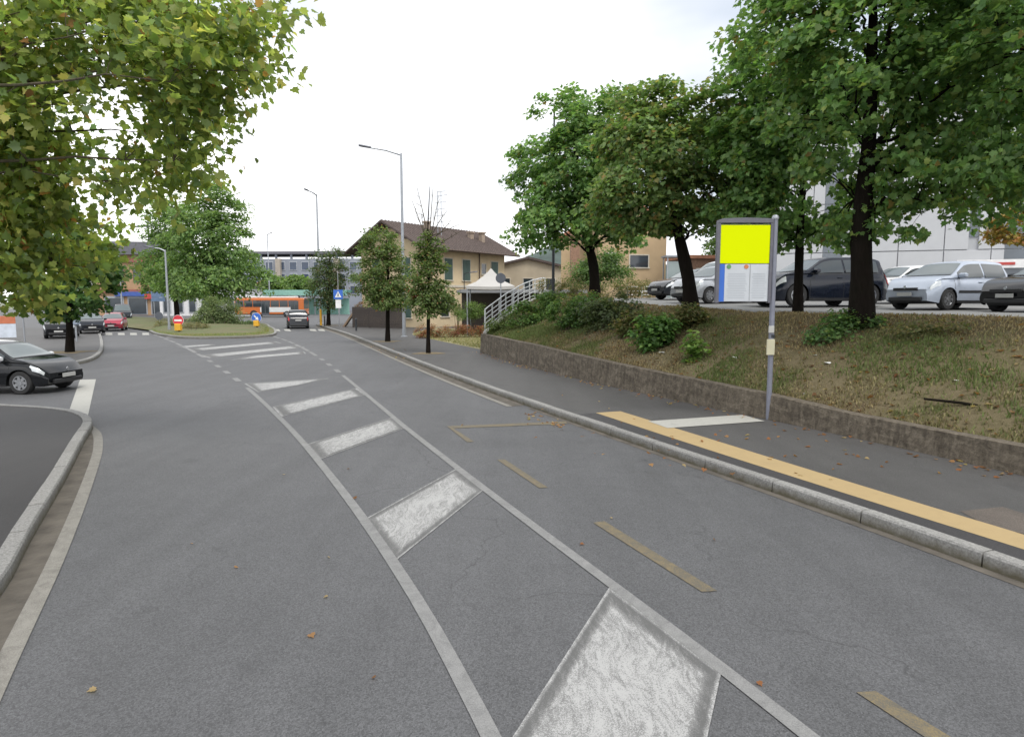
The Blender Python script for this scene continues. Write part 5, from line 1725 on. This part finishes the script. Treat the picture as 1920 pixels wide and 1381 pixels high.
# parking meter on the left pavement
pmr = empty('parking_meter', G(144, 640, 0.12), 0, 'small grey parking meter beside the left pavement tree', 'meter')
MB().tube([(0, 0, 0), (0, 0, 1.0)], 0.05, 8).build('pole', STEEL, pmr)
MB().box((0, 0, 1.25), (0.34, 0.26, 0.6), 0, 0.04).build('housing', plain('meter_blue_grey', (0.25, 0.30, 0.38), 0.5), pmr)
MB().box((0, -0.14, 1.35), (0.2, 0.02, 0.14)).build('screen', GLASS_D, pmr)
# white and orange hoarding at far left
h0_ = G(-95, 640, 0.12)
hd_ = empty('hoarding', h0_, 0.52, 'white and orange hoarding at the back of the left pavement', 'hoarding')
for k in range(3):
    MB().box((k * 1.25, 0, 0.55), (1.2, 0.05, 0.8), 0, 0.004).build('white_panel', plain('hoard_white', (0.55, 0.60, 0.68), 0.6), hd_)
    MB().box((k * 1.25, 0, 1.2), (1.2, 0.05, 0.45), 0, 0.004).build('orange_panel', plain('hoard_orange', (0.50, 0.16, 0.08), 0.6), hd_)
    MB().box((k * 1.25 - 0.61, 0.05, 0.75), (0.07, 0.07, 1.5)).build('post', STEEL_D, hd_)
# ================================================================= vehicles
TYRE = plain('tyre_rubber', (0.022, 0.022, 0.023), 0.85, 0, 0.2, 10)
RIM = plain('alloy_rim', (0.45, 0.46, 0.48), 0.3, 0.85, 0.1, 5)
CARGL = plain('car_glass', (0.035, 0.045, 0.05), 0.05, 0, 0.15, 1.0, 0, 0.9)
WSHGL = plain('windscreen_glass', (0.10, 0.125, 0.13), 0.06, 0, 0.1, 0.8, 0, 0.9)
BLKP = plain('black_plastic', (0.02, 0.02, 0.022), 0.55, 0, 0.15, 6)
LAMPW = plain('headlamp_glass', (0.60, 0.63, 0.65), 0.12, 0.3, 0.1, 8)
LAMPR = plain('tail_lamp_red', (0.40, 0.02, 0.02), 0.2, 0, 0.1, 8)
PLATE = plain('number_plate', (0.42, 0.42, 0.41), 0.5, 0, 0.05, 5)
CHROME = plain('chrome', (0.65, 0.66, 0.68), 0.18, 0.95, 0.03, 5)
def carpaint(name, c, metal=0.25):
    if name in MATS:
        return MATS[name]
    m, t, b = nodes_of(name)
    co = objco(t)
    d = noise_n(t, co, 2.0, 5, 0.6)
    t.links.new(ramp(t, d, [(0.3, tuple(x * 0.92 for x in c)), (0.7, tuple(min(1, x * 1.05 + 0.004) for x in c))]), b.inputs['Base Color'])
    r_ = ramp(t, d, [(0.3, (0.28,) * 3), (0.75, (0.40,) * 3)] if max(c) > 0.1 else [(0.3, (0.07,) * 3), (0.75, (0.16,) * 3)])
    t.links.new(r_, b.inputs['Roughness'])
    b.inputs['Metallic'].default_value = metal
    b.inputs['Coat Weight'].default_value = 0.5 if max(c) > 0.1 else 0.0
    b.inputs['Specular IOR Level'].default_value = 0.5 if max(c) > 0.1 else 0.45
    b.inputs['Coat Roughness'].default_value = 0.06
    MATS[name] = m
    return m
def wheel_meshes(r, w_):
    k = ('wheel', round(r, 3), w_)
    if k in MATS:
        return MATS[k]
    t = MB().lathe([(r * 0.62, -w_ / 2), (r * 0.93, -w_ / 2), (r, -w_ * 0.36), (r, w_ * 0.36), (r * 0.93, w_ / 2), (r * 0.62, w_ / 2), (r * 0.60, w_ * 0.3), (r * 0.60, -w_ * 0.3)], 28, (0, 0, 0), 'Y')
    t.f = t.f[:-2] + [(7 * 28 + k_, 7 * 28 + (k_ + 1) % 28, (k_ + 1) % 28, k_) for k_ in range(28)]
    tm = t.mesh('tyre', TYRE, True)
    ri = MB()
    ri.lathe([(r * 0.56, -w_ * 0.40), (r * 0.63, -w_ * 0.49), (r * 0.64, -w_ * 0.44), (r * 0.64, 0)], 28, (0, 0, 0), 'Y')
    ri.v = [v for v in ri.v]
    ring = MB().lathe([(r * 0.63, -w_ * 0.50), (r * 0.63, -w_ * 0.2), (r * 0.55, -w_ * 0.2), (r * 0.55, -w_ * 0.50)], 28, (0, 0, 0), 'Y')
    n = 28
    ring.f = ring.f[:-2] + [(3 * n + k_, 3 * n + (k_ + 1) % n, (k_ + 1) % n, k_) for k_ in range(n)]
    sp = ring
    for i in range(7):
        a = 2 * math.pi * i / 7
        ca, sa = math.cos(a), math.sin(a)
        vs = []
        for y in (-w_ * 0.46, -w_ * 0.32):
            for rr, ww in ((0.06 * r / 0.3, 0.05 * r / 0.3), (r * 0.57, 0.032 * r / 0.3)):
                for s_ in (-1, 1):
                    vs.append((rr * ca - s_ * ww * sa, y, rr * sa + s_ * ww * ca))
        sp.add(vs, [(0, 1, 3, 2), (4, 6, 7, 5), (0, 2, 6, 4), (1, 5, 7, 3), (2, 3, 7, 6), (0, 4, 5, 1)])
    sp.lathe([(r * 0.2, -w_ * 0.5), (r * 0.2, -w_ * 0.3)], 14, (0, 0, 0), 'Y')
    rm = sp.mesh('rim', RIM)
    dk = MB().lathe([(r * 0.55, -w_ * 0.15), (r * 0.55, -w_ * 0.1)], 20, (0, 0, 0), 'Y').mesh('brake_disc', BLKP)
    MATS[k] = (tm, rm, dk)
    return MATS[k]

CARS = {
    # L, W, H, wheel r, front axle from nose, wheelbase, profile [(x/L from rear 0..1, z/H)], belt z, cowl, roof front, roof rear, tail glass base (fractions)
    'fiat': dict(L=3.6, W=1.63, H=1.37, r=0.30, fo=0.72, wb=2.30, belt=(0.86, 0.80), prof=[(0, 0.50), (0.012, 0.60), (0.05, 0.70), (0.14, 0.93), (0.22, 0.985), (0.36, 1.0), (0.50, 0.985), (0.58, 0.94), (0.74, 0.685), (0.84, 0.635), (0.93, 0.56), (0.98, 0.46), (1, 0.36)], cowl=0.755, rf=0.575, rr=0.16, tg=0.055, bp=(0.40,)),
    'hatch': dict(L=3.85, W=1.66, H=1.49, r=0.30, fo=0.78, wb=2.46, belt=(0.93, 0.88), prof=[(0, 0.48), (0.01, 0.62), (0.03, 0.68), (0.10, 0.93), (0.16, 0.98), (0.36, 1.0), (0.52, 0.985), (0.585, 0.95), (0.755, 0.68), (0.85, 0.645), (0.94, 0.585), (0.985, 0.47), (1, 0.36)], cowl=0.765, rf=0.58, rr=0.115, tg=0.035, bp=(0.40,)),
    'sedan': dict(L=4.6, W=1.80, H=1.46, r=0.32, fo=0.90, wb=2.70, belt=(0.95, 0.90), prof=[(0, 0.50), (0.01, 0.66), (0.10, 0.70), (0.14, 0.72), (0.27, 0.95), (0.36, 0.99), (0.47, 1.0), (0.56, 0.965), (0.70, 0.70), (0.84, 0.645), (0.94, 0.56), (0.985, 0.47), (1, 0.36)], cowl=0.71, rf=0.55, rr=0.28, tg=0.15, bp=(0.43,)),
    'suv': dict(L=4.65, W=1.88, H=1.68, r=0.37, fo=0.88, wb=2.80, belt=(1.10, 1.04), prof=[(0, 0.45), (0.008, 0.62), (0.03, 0.68), (0.10, 0.93), (0.16, 0.98), (0.34, 1.0), (0.52, 0.985), (0.59, 0.94), (0.73, 0.70), (0.84, 0.67), (0.94, 0.61), (0.985, 0.50), (1, 0.36)], cowl=0.74, rf=0.585, rr=0.12, tg=0.035, bp=(0.26, 0.43)),
    'van': dict(L=5.0, W=1.95, H=2.1, r=0.34, fo=0.90, wb=3.1, belt=(1.15, 1.10), prof=[(0, 0.45), (0.006, 0.75), (0.02, 0.96), (0.06, 0.99), (0.34, 1.0), (0.58, 0.99), (0.66, 0.95), (0.84, 0.60), (0.92, 0.54), (0.98, 0.44), (1, 0.28)], cowl=0.845, rf=0.66, rr=0.06, tg=0.012, bp=(0.55,)),
}
def car(name, label, loc, heading, paintm, kind, cat='car', group=None, front=True, mirror=None, strip=None, hub=None):
    q = CARS[kind]
    L, W, H, wr = q['L'], q['W'], q['H'], q['r']
    rz = math.atan2(heading[1], heading[0])
    root = empty(name, loc, rz, label, cat, group)
    px = np.array([p[0] for p in q['prof']]) * L - L / 2
    pz = np.array([p[1] for p in q['prof']]) * H
    def T(x):
        ws = [0.04, -0.04, 0.09, -0.09, 0]
        return float(np.mean([np.interp(np.clip(x + d, -L / 2, L / 2), px, pz) for d in ws]))
    xf, xb_ = L / 2 - q['fo'], L / 2 - q['fo'] - q['wb']
    Ra = wr + 0.055
    def zb(x):
        z = 0.20
        e = max(0, abs(x) - (L / 2 - 0.35)) / 0.35
        z += 0.06 * e
        for xw in (xf, xb_):
            d = abs(x - xw)
            if d < Ra:
                z = max(z, wr + math.sqrt(max(0, Ra * Ra - d * d)) * 0.98)
        return z
    bl = q['belt']
    def B(x):
        b = bl[0] + (bl[1] - bl[0]) * (x + L / 2) / L
        return min(b, T(x) - 0.05)
    def Wh(x):
        e = max(0, abs(x) - (L / 2 - 0.75)) / 0.75
        return W / 2 * (1 - 0.20 * e ** 2.6)
    def sec(x, qv):
        """cross-section, qv 0..3: 0-1 lower side, 1-2 upper side, 2-3 roof"""
        b, tp, lo = B(x), T(x), zb(x)
        hw_ = Wh(x)
        zr = b + (tp - b) * 0.90
        gh = max(0.0, (tp - b)) / max(0.1, (H - bl[0]))
        y_b = hw_ * 0.965
        y_r = y_b - (0.05 + 0.17 * min(1, gh)) * min(1.0, gh * 1.0 + 0.15)
        if qv <= 1:
            z = lo + (b - lo) * qv
            u = (z - 0.2) / max(0.1, b - 0.2)
            y = hw_ * (0.93 + 0.07 * math.sin(math.pi * min(1, max(0, u * 0.9 + 0.08))) + 0.004 * math.cos(u * 9))
            y = y * (1 - 0.0) if u < 0.9 else y * (1 - (u - 0.9) * 0.2)
            if qv == 1:
                y = min(y, hw_ * 0.975)
        elif qv <= 2:
            f = qv - 1
            z = b + (zr - b) * f
            y = y_b + (y_r - y_b) * (f ** 1.25)
        else:
            f = qv - 2
            y = y_r * math.cos(f * math.pi / 2)
            z = zr + (tp - zr) * math.sin(f * math.pi / 2) ** 0.8
        xo = x
        w_e = max(0, abs(x) - (L / 2 - 0.5)) / 0.5
        if w_e > 0:
            sg = 1 if x > 0 else -1
            xo = x - sg * w_e * (0.05 * ((z - 0.5) / 0.3) ** 2 * (1 if z > 0.5 else 0.7)) - sg * w_e * 0.10 * (abs(y) / (W / 2)) ** 2
        return Vector((xo, y, z))
    xs = sorted(set([round(v, 4) for v in list(np.linspace(-L / 2, L / 2, 56)) + [xw + Ra * math.cos(a) * 0.999 for xw in (xf, xb_) for a in np.linspace(0, math.pi, 13)]]))
    qs = [0, 0.15, 0.3, 0.45, 0.6, 0.75, 0.9, 1.0, 1.25, 1.5, 1.75, 2.0, 2.15, 2.35, 2.6, 2.8, 3.0]
    m = MB()
    nq = len(qs)
    ncol = 2 * nq - 1
    for x in xs:
        half = [sec(x, qv) for qv in qs]
        ring = half + [Vector((p.x, -p.y, p.z)) for p in reversed(half[:-1])]
        m.v += [tuple(p) for p in ring]
    nx = len(xs)
    m.f += [(i * ncol + k, i * ncol + k + 1, (i + 1) * ncol + k + 1, (i + 1) * ncol + k) for i in range(nx - 1) for k in range(ncol - 1)]
    m.f += [tuple(range(ncol)), tuple((nx - 1) * ncol + k for k in range(ncol - 1, -1, -1))]
    m.build('body', paintm, root, True)
    ub = MB().box((0, 0, 0.36), (L - 0.5, W - 0.52, 0.36), 0, 0.03)
    ub.box((xf - 0, 0, 0.45), (2 * Ra, W - 0.60, 0.5)).box((xb_, 0, 0.45), (2 * Ra, W - 0.60, 0.5))
    ub.build('underbody', BLKP, root)
    xc = lambda f: f * L - L / 2
    def patch(name, xa, xb2, qa, qb, mat, side, n=14, nqv=6, par=root, off=0.006, edge=0.0):
        mm = MB()
        cols = []
        for i in range(n + 1):
            x = xa + (xb2 - xa) * i / n
            for k in range(nqv + 1):
                qv = qa + (qb - qa) * k / nqv
                p = sec(x, qv)
                pu, pd = sec(x, min(3, qv + 0.03)), sec(x, max(0, qv - 0.03))
                px1, px0 = sec(min(L / 2, x + 0.02), qv), sec(max(-L / 2, x - 0.02), qv)
                nn = (px1 - px0).cross(pu - pd)
                if nn.length > 1e-9:
                    nn.normalize()
                if nn.y < 0 or (abs(nn.y) < 0.2 and nn.z < 0):
                    nn = -nn
                p = p + nn * off
                mm.v.append((p.x, p.y * side, p.z))
        mm.f += [(i * (nqv + 1) + k, i * (nqv + 1) + k + 1, (i + 1) * (nqv + 1) + k + 1, (i + 1) * (nqv + 1) + k) for i in range(n) for k in range(nqv)]
        return mm.build(name, mat, par, True)
    # side windows, split at the pillars
    cuts = [q['rr'] + 0.02] + list(q['bp']) + [q['cowl'] - 0.055]
    for s_ in (-1, 1):
        for a, b in zip(cuts[:-1], cuts[1:]):
            if kind == 'van' and a < 0.3:
                continue
            patch('side_window', xc(a) + 0.035, xc(b) - 0.035, 1.10, 1.88, CARGL, s_)
        # door seams and handles
        for f in [q['bp'][-1] + 0.005, q['cowl'] - 0.03] + ([q['bp'][0] - 0.16] if kind in ('suv', 'sedan') else []):
            patch('door_seam', xc(f), xc(f) + 0.012, 0.10, 1.0, BLKP, s_, 1, 6, root, 0.002)
        hx = xc(q['bp'][-1]) + 0.18
        hp_ = sec(hx, 0.86)
        MB().box((hx, s_ * (hp_.y + 0.012), hp_.z), (0.18, 0.03, 0.03), 0, 0.008).build('door_handle', paintm, root)
        if strip:
            patch('side_strip', xb_ + Ra + 0.03, xf - Ra - 0.03, 0.42, 0.52, strip, s_, 10, 1, root, 0.012)
        # mirror
        mxx = xc(q['cowl']) - 0.32
        mp = sec(mxx, 1.05)
        mo = MB().box((mxx + 0.02, s_ * (mp.y + 0.10), mp.z + 0.09), (0.13, 0.20, 0.14), 0, 0.035)
        mo.tube([(mxx, s_ * (mp.y - 0.03), mp.z + 0.02), (mxx + 0.01, s_ * (mp.y + 0.07), mp.z + 0.06)], 0.022, 6)
        mo.build('mirror', mirror or paintm, root, True)
        # head and tail lamps follow the skin
        patch('headlight', L / 2 - 0.44, L / 2 - 0.09, 0.74, 0.97, LAMPW, s_, 8, 3, root, 0.008)
        patch('tail_light', -L / 2 + 0.03, -L / 2 + 0.22, 0.62, 1.0 if kind != 'van' else 1.3, LAMPR, s_, 6, 4, root, 0.008)
    # windscreen and rear window: across the roof part of the section
    def cross(name, fa, fb, wid, mat, n=8):
        mm = MB()
        ny = 12
        for i in range(n + 1):
            x = xc(fa + (fb - fa) * i / n)
            d = T(x + 0.03) - T(x - 0.03)
            nn = Vector((-d, 0, 0.06)).normalized() * 0.010
            top2 = sec(x, 2.0)
            for k in range(ny + 1):
                yy = -wid + 2 * wid * k / ny
                qv = 2 + math.acos(min(1, abs(yy))) / (math.pi / 2)
                p = sec(x, min(3, qv))
                mm.v.append((p.x + nn.x, math.copysign(p.y, yy), p.z + nn.z))
        mm.f += [(i * (ny + 1) + k, i * (ny + 1) + k + 1, (i + 1) * (ny + 1) + k + 1, (i + 1) * (ny + 1) + k) for i in range(n) for k in range(ny)]
        return mm.build(name, mat, root, True)
    cross('cowl_strip', q['cowl'] - 0.010, q['cowl'] + 0.004, 0.95, BLKP, 2)
    for s_ in (-1, 1):
        patch('sill_trim', xb_ + Ra + 0.02, xf - Ra - 0.02, 0.0, 0.10, BLKP, s_, 8, 1, root, 0.006)
        patch('bonnet_seam', xc(q['cowl']) + 0.05, L / 2 - 0.42, 2.04, 2.07, BLKP, s_, 10, 1, root, 0.002)
    cross('windscreen', q['rf'] + 0.012, q['cowl'] - 0.012, 0.93, WSHGL)
    if kind != 'van':
        cross('rear_window', q['tg'] + 0.012, q['rr'] - 0.01, 0.88, CARGL)
    # front: grille, intake, plate; rear: plate, bumper
    fx = L / 2
    MB().box((fx - (0.035 if kind != 'fiat' else 0.06), 0, 0.60 * H / 1.49), (0.06, W * (0.46 if kind != 'fiat' else 0.2), 0.09 if kind != 'fiat' else 0.03), 0, 0.01).build('grille', BLKP if kind != 'fiat' else CHROME, root)
    MB().box((fx - 0.03, 0, 0.31), (0.07, W * 0.62, 0.12), 0, 0.02).build('air_intake', BLKP, root)
    MB().box((fx + 0.012, 0, 0.45), (0.02, 0.46, 0.105), 0, 0.003).build('number_plate', PLATE, root)
    MB().lathe([(0.045, fx - 0.015), (0.045, fx - 0.002)], 14, (0, 0, 0.665 * H / 1.49), 'X').build('badge', CHROME, root)
    MB().box((-fx + 0.0, 0, 0.62 if kind != 'suv' else 0.75), (0.03, 0.50, 0.115), 0, 0.003).build('number_plate', PLATE, root)
    MB().box((-fx + 0.03, 0, 0.31), (0.10, W * 0.7, 0.13), 0, 0.02).build('rear_bumper_trim', BLKP, root)
    tm, rm, dk = wheel_meshes(wr, 0.20)
    for xw in (xf, xb_):
        for s_ in (-1, 1):
            wo = link('wheel', tm, root, (xw, s_ * (W / 2 - 0.115), wr), 0 if s_ < 0 else math.pi)
            link('rim', rm, wo)
            link('brake_disc', dk, wo)
    return root
NAVY = carpaint('paint_navy', (0.010, 0.014, 0.028), 0.0)
BLACKC = carpaint('paint_black', (0.006, 0.007, 0.009), 0.0)
SILV = carpaint('paint_silver_blue', (0.42, 0.47, 0.56), 0.15)
SILV2 = carpaint('paint_silver', (0.42, 0.44, 0.47), 0.5)
BLUEC = carpaint('paint_dark_blue', (0.007, 0.010, 0.019), 0.0)
GREYC = carpaint('paint_graphite', (0.018, 0.021, 0.027), 0.0)
REDC = carpaint('paint_red', (0.30, 0.02, 0.045), 0.2)
WHITEC = carpaint('paint_white', (0.70, 0.71, 0.72), 0.0)

car('hatchback', 'black rounded hatchback entering from the side street', (-13.78, 17.25, 0.0), (1, -0.035), BLACKC, 'fiat', mirror=WHITEC)
car('hatchback', 'dark red car driving towards the crossing on the left lane', (-33.2, 53.5, 0), (0.42, -0.9), REDC, 'hatch', group='cars on the road')
car('suv', 'dark car seen from behind driving to the square', (-19.6, 58.6, 0), (-0.35, 0.94), GREYC, 'suv', group='cars on the road')
car('van', 'small dark grey van waiting behind the dark red car', (D(229, 565, 78).x, 78, 0), (0.5, -0.86), GREYC, 'van', cat='van', group='cars on the road')
c = D(112, 565, 41)
car('hatchback', 'dark small car parked on the left behind the pavement tree', (c.x, 41, 0.12), (0.5, -0.86), BLACKC, 'hatch', group='cars parked on the left')
c = D(166, 565, 47)
car('hatchback', 'grey car half hidden by the left pavement tree trunk', (c.x, 47, 0.12), (0.6, -0.8), GREYC, 'hatch', group='cars parked on the left')
PH = (-0.975, -0.22)
def lot_car(name, label, x, y, paintm, kind, h=PH, **kw):
    return car(name, label, (x, y, zp(y) + 0.002), h, paintm, kind, group='cars in the raised car park', **kw)
lot_car('hatchback', 'light silver blue hatchback with black side strips in the car park', 13.55, 20.0, SILV, 'hatch', (-0.93, -0.36), strip=BLKP)
lot_car('suv', 'dark blue SUV parked behind the slender maple', 10.55, 22.3, BLUEC, 'suv')
lot_car('hatchback', 'white car peeping out behind the thickest maple trunk', 15.6, 25.6, WHITEC, 'hatch')
lot_car('hatchback', 'silver hatchback parked behind the timetable panel', 8.3, 26.0, SILV2, 'hatch', (-0.9, -0.43))
lot_car('sedan', 'dark grey saloon nosing out behind the reddish topped maple', 8.9, 31.4, GREYC, 'sedan', (-0.93, -0.36))
lot_car('van', 'white van parked behind the grey saloon', 12.1, 36.5, WHITEC, 'van', (-0.93, -0.36), cat='van')
lot_car('hatchback', 'black car cut by the edge of the view beside the silver blue hatchback', 15.35, 17.9, BLACKC, 'sedan', (-0.95, -0.3))

# ---- orange and white city bus
bp0 = D(510, 565, 100)
bus = empty('city_bus', (bp0.x, 100, 0), 0.0, 'orange and white city bus crossing the square', 'bus')
ORG = plain('bus_orange', (0.52, 0.14, 0.03), 0.4, 0, 0.05, 1, 0, 0.5, 0.4)
BW = plain('bus_white', (0.62, 0.64, 0.64), 0.4, 0, 0.05, 1, 0, 0.5, 0.4)
BL, BWd = 10.6, 2.5
MB().box((0, 0, 1.62), (BL, BWd, 2.6), 0, 0.14).build('body', ORG, bus, True)
MB().box((-0.2, 0, 3.05), (BL - 2.5, 1.7, 0.3), 0, 0.08).build('roof_unit', BW, bus)
MB().box((1.2, -BWd / 2 - 0.012, 1.15), (5.2, 0.03, 0.75)).build('white_panel', BW, bus)
MB().box((0, -BWd / 2 - 0.008, 0.42), (BL - 0.3, 0.02, 0.16)).build('skirt', BLKP, bus)
for i in range(7):
    x = -4.55 + i * 1.36
    MB().box((x, -BWd / 2 - 0.01, 2.05), (1.26, 0.03, 0.98), 0, 0.006).build('side_window', CARGL, bus)
for x in (-0.6, 3.9):
    dr = MB().box((x, -BWd / 2 - 0.02, 1.4), (1.2, 0.05, 2.2)).build('door', STEEL_D, bus)
    for sx in (-0.29, 0.29):
        MB().box((x + sx, -BWd / 2 - 0.055, 1.5), (0.48, 0.02, 1.8)).build('pane', CARGL, dr)
MB().box((BL / 2 + 0.012, 0, 1.95), (0.03, 2.2, 1.3), 0, 0.006).build('windscreen', CARGL, bus)
MB().box((BL / 2 + 0.012, 0, 2.75), (0.03, 1.6, 0.25)).build('destination_box', BLKP, bus)
for y in (-0.9, 0.9):
    MB().lathe([(0.12, BL / 2), (0.11, BL / 2 + 0.03)], 14, (0, y, 0.75), 'X').build('headlight', LAMPW, bus)
tm, rm, dk = wheel_meshes(0.48, 0.3)
for x in (-2.4, 2.7):
    MB().lathe([(0.58, -BWd / 2 - 0.015), (0.58, -BWd / 2 + 0.3)], 20, (x, 0, 0.48), 'Y').build('wheel_arch', BLKP, bus)
    for s_ in (-1, 1):
        wo = link('wheel', tm, bus, (x, s_ * (BWd / 2 - 0.1), 0.48), 0 if s_ < 0 else math.pi)
        link('rim', rm, wo)

# ---- driver of the black hatchback is hidden by the dark glass; litter and fallen leaves next
rng = np.random.default_rng(17)
PAP = plain('litter_white', (0.60, 0.60, 0.58), 0.8, 0, 0.1, 20)
for u, v, s_, lab in ((1377, 672, 0.16, 'crumpled white paper on the bank above the bus stop wall'), (1552, 682, 0.13, 'small crushed white cup on the grass right of the bus stop pole'),
                      (1508, 739, 0.06, 'tiny white scrap at the wall top beside the pole'), (1240, 662, 0.13, 'grey white scrap under the big leaved bush'),
                      (1793, 715, 0.09, 'white scrap on the bare earth further along the bank'), (1528, 667, 0.07, 'pale paper bit up the slope behind the pole')):
    p = hit(u, v)
    if p is None:
        continue
    mm = MB()
    n_ = 8
    vs = [(0, 0, 0.35)]
    for k in range(n_):
        a = 2 * math.pi * k / n_
        vs.append((math.cos(a) * rng.uniform(0.7, 1.2), math.sin(a) * rng.uniform(0.5, 0.9), rng.uniform(0.0, 0.45)))
    fs = [(0, 1 + k, 1 + (k + 1) % n_) for k in range(n_)] + [tuple(1 + k for k in range(n_ - 1, -1, -1))]
    mm.add([(x * s_ * 0.6, y * s_ * 0.6, z * s_ * 0.6) for x, y, z in vs], fs)
    o = mm.build('paper_litter', PAP)
    o.location = p + Vector((0, 0, 0.01))
    tag(o, lab, 'litter', 'litter on the bank')
stick = MB().tube([(0, 0, 0), (0.5, -0.12, 0.02), (1.0, -0.2, 0.0), (1.35, -0.32, 0.03)], [0.02, 0.024, 0.018, 0.008], 6).build('fallen_branch', BARK_DARK)
p = hit(1775, 752)
if p:
    stick.location = p + Vector((-0.3, 0.1, 0.025))
    stick.rotation_euler = (0, 0.06, -0.55)
tag(stick, 'dark fallen branch lying on the dry grass', 'branch')
# fallen leaves: on the pavement along the wall, on the gutter, on the bank
P_, N_, H_, S_, C_ = [], [], [], [], []
def drop(p, s, c):
    P_.append(tuple(p)); N_.append((rng.normal() * 0.22, rng.normal() * 0.22, 1)); a = rng.uniform(0, 6.28)
    H_.append((math.cos(a), math.sin(a), 0)); S_.append(s); C_.append(c)
LC = [(0.30, 0.13, 0.055), (0.36, 0.20, 0.09), (0.22, 0.11, 0.05), (0.40, 0.30, 0.16)]
wl_front = offset(WALL, -0.12)
for i in range(620):
    k = rng.integers(0, len(wl_front))
    p = wl_front[k]
    cl_f = 0.5 + 0.5 * noise.noise(Vector((p.x * 0.8, p.y * 0.8, 2)))
    if rng.uniform() > cl_f ** 1.5 * 1.4:
        continue
    d = abs(rng.normal()) * 0.16
    t_ = WALL[min(k + 1, n_p - 1)] - WALL[max(k - 1, 0)]
    n0 = Vector((t_.y, -t_.x, 0)).normalized()
    drop((p.x - n0.x * d + rng.normal() * 0.1, p.y - n0.y * d + rng.normal() * 0.1, 0.126 + rng.uniform(0, 0.02)), rng.uniform(0.035, 0.095), LC[rng.integers(0, 4)])
for u0, u1, v0, v1, n_ in ((1770, 1915, 848, 884, 60), (1200, 1900, 800, 900, 60), (985, 1060, 762, 790, 30), (690, 760, 640, 672, 20), (1000, 1900, 700, 860, 40)):
    for i in range(n_):
        f = rng.uniform()
        u = u0 + (u1 - u0) * f
        v = (v0 + (v1 - v0) * f + rng.normal() * 5) if u0 in (1770, 985) else v0 + (v1 - v0) * rng.uniform()
        p = G(u, v, 0.127)
        drop((p.x, p.y, 0.13 if u0 != 985 else 0.012), rng.uniform(0.04, 0.10), LC[rng.integers(0, 4)])
for i in range(300):
    p = G(rng.uniform(0, 1500), rng.uniform(760, 1300), 0)
    if rng.uniform() < 0.08:
        drop((p.x, p.y, 0.014), rng.uniform(0.03, 0.06), LC[rng.integers(0, 4)])
for i in range(1500):
    p = bank_pt(rng.uniform(0.35, 1), rng.uniform(0, 1))
    drop((p.x, p.y, p.z + 0.03), rng.uniform(0.04, 0.11), tuple(np.array(LC[rng.integers(0, 4)]) * rng.uniform(0.5, 1.0)))
P_, N_, H_, S_, C_ = map(lambda a: np.array(a, float), (P_, N_, H_, S_, C_))
ok = np.array([not (WALL[0] is None) for _ in P_])
fo = link('fallen_leaves', leaf_mesh('fallen_leaves', P_, N_, H_, S_, C_, 'lobed', LEAF))
tag(fo, 'brown fallen leaves scattered along the wall foot and bank', 'leaves', kind='stuff')
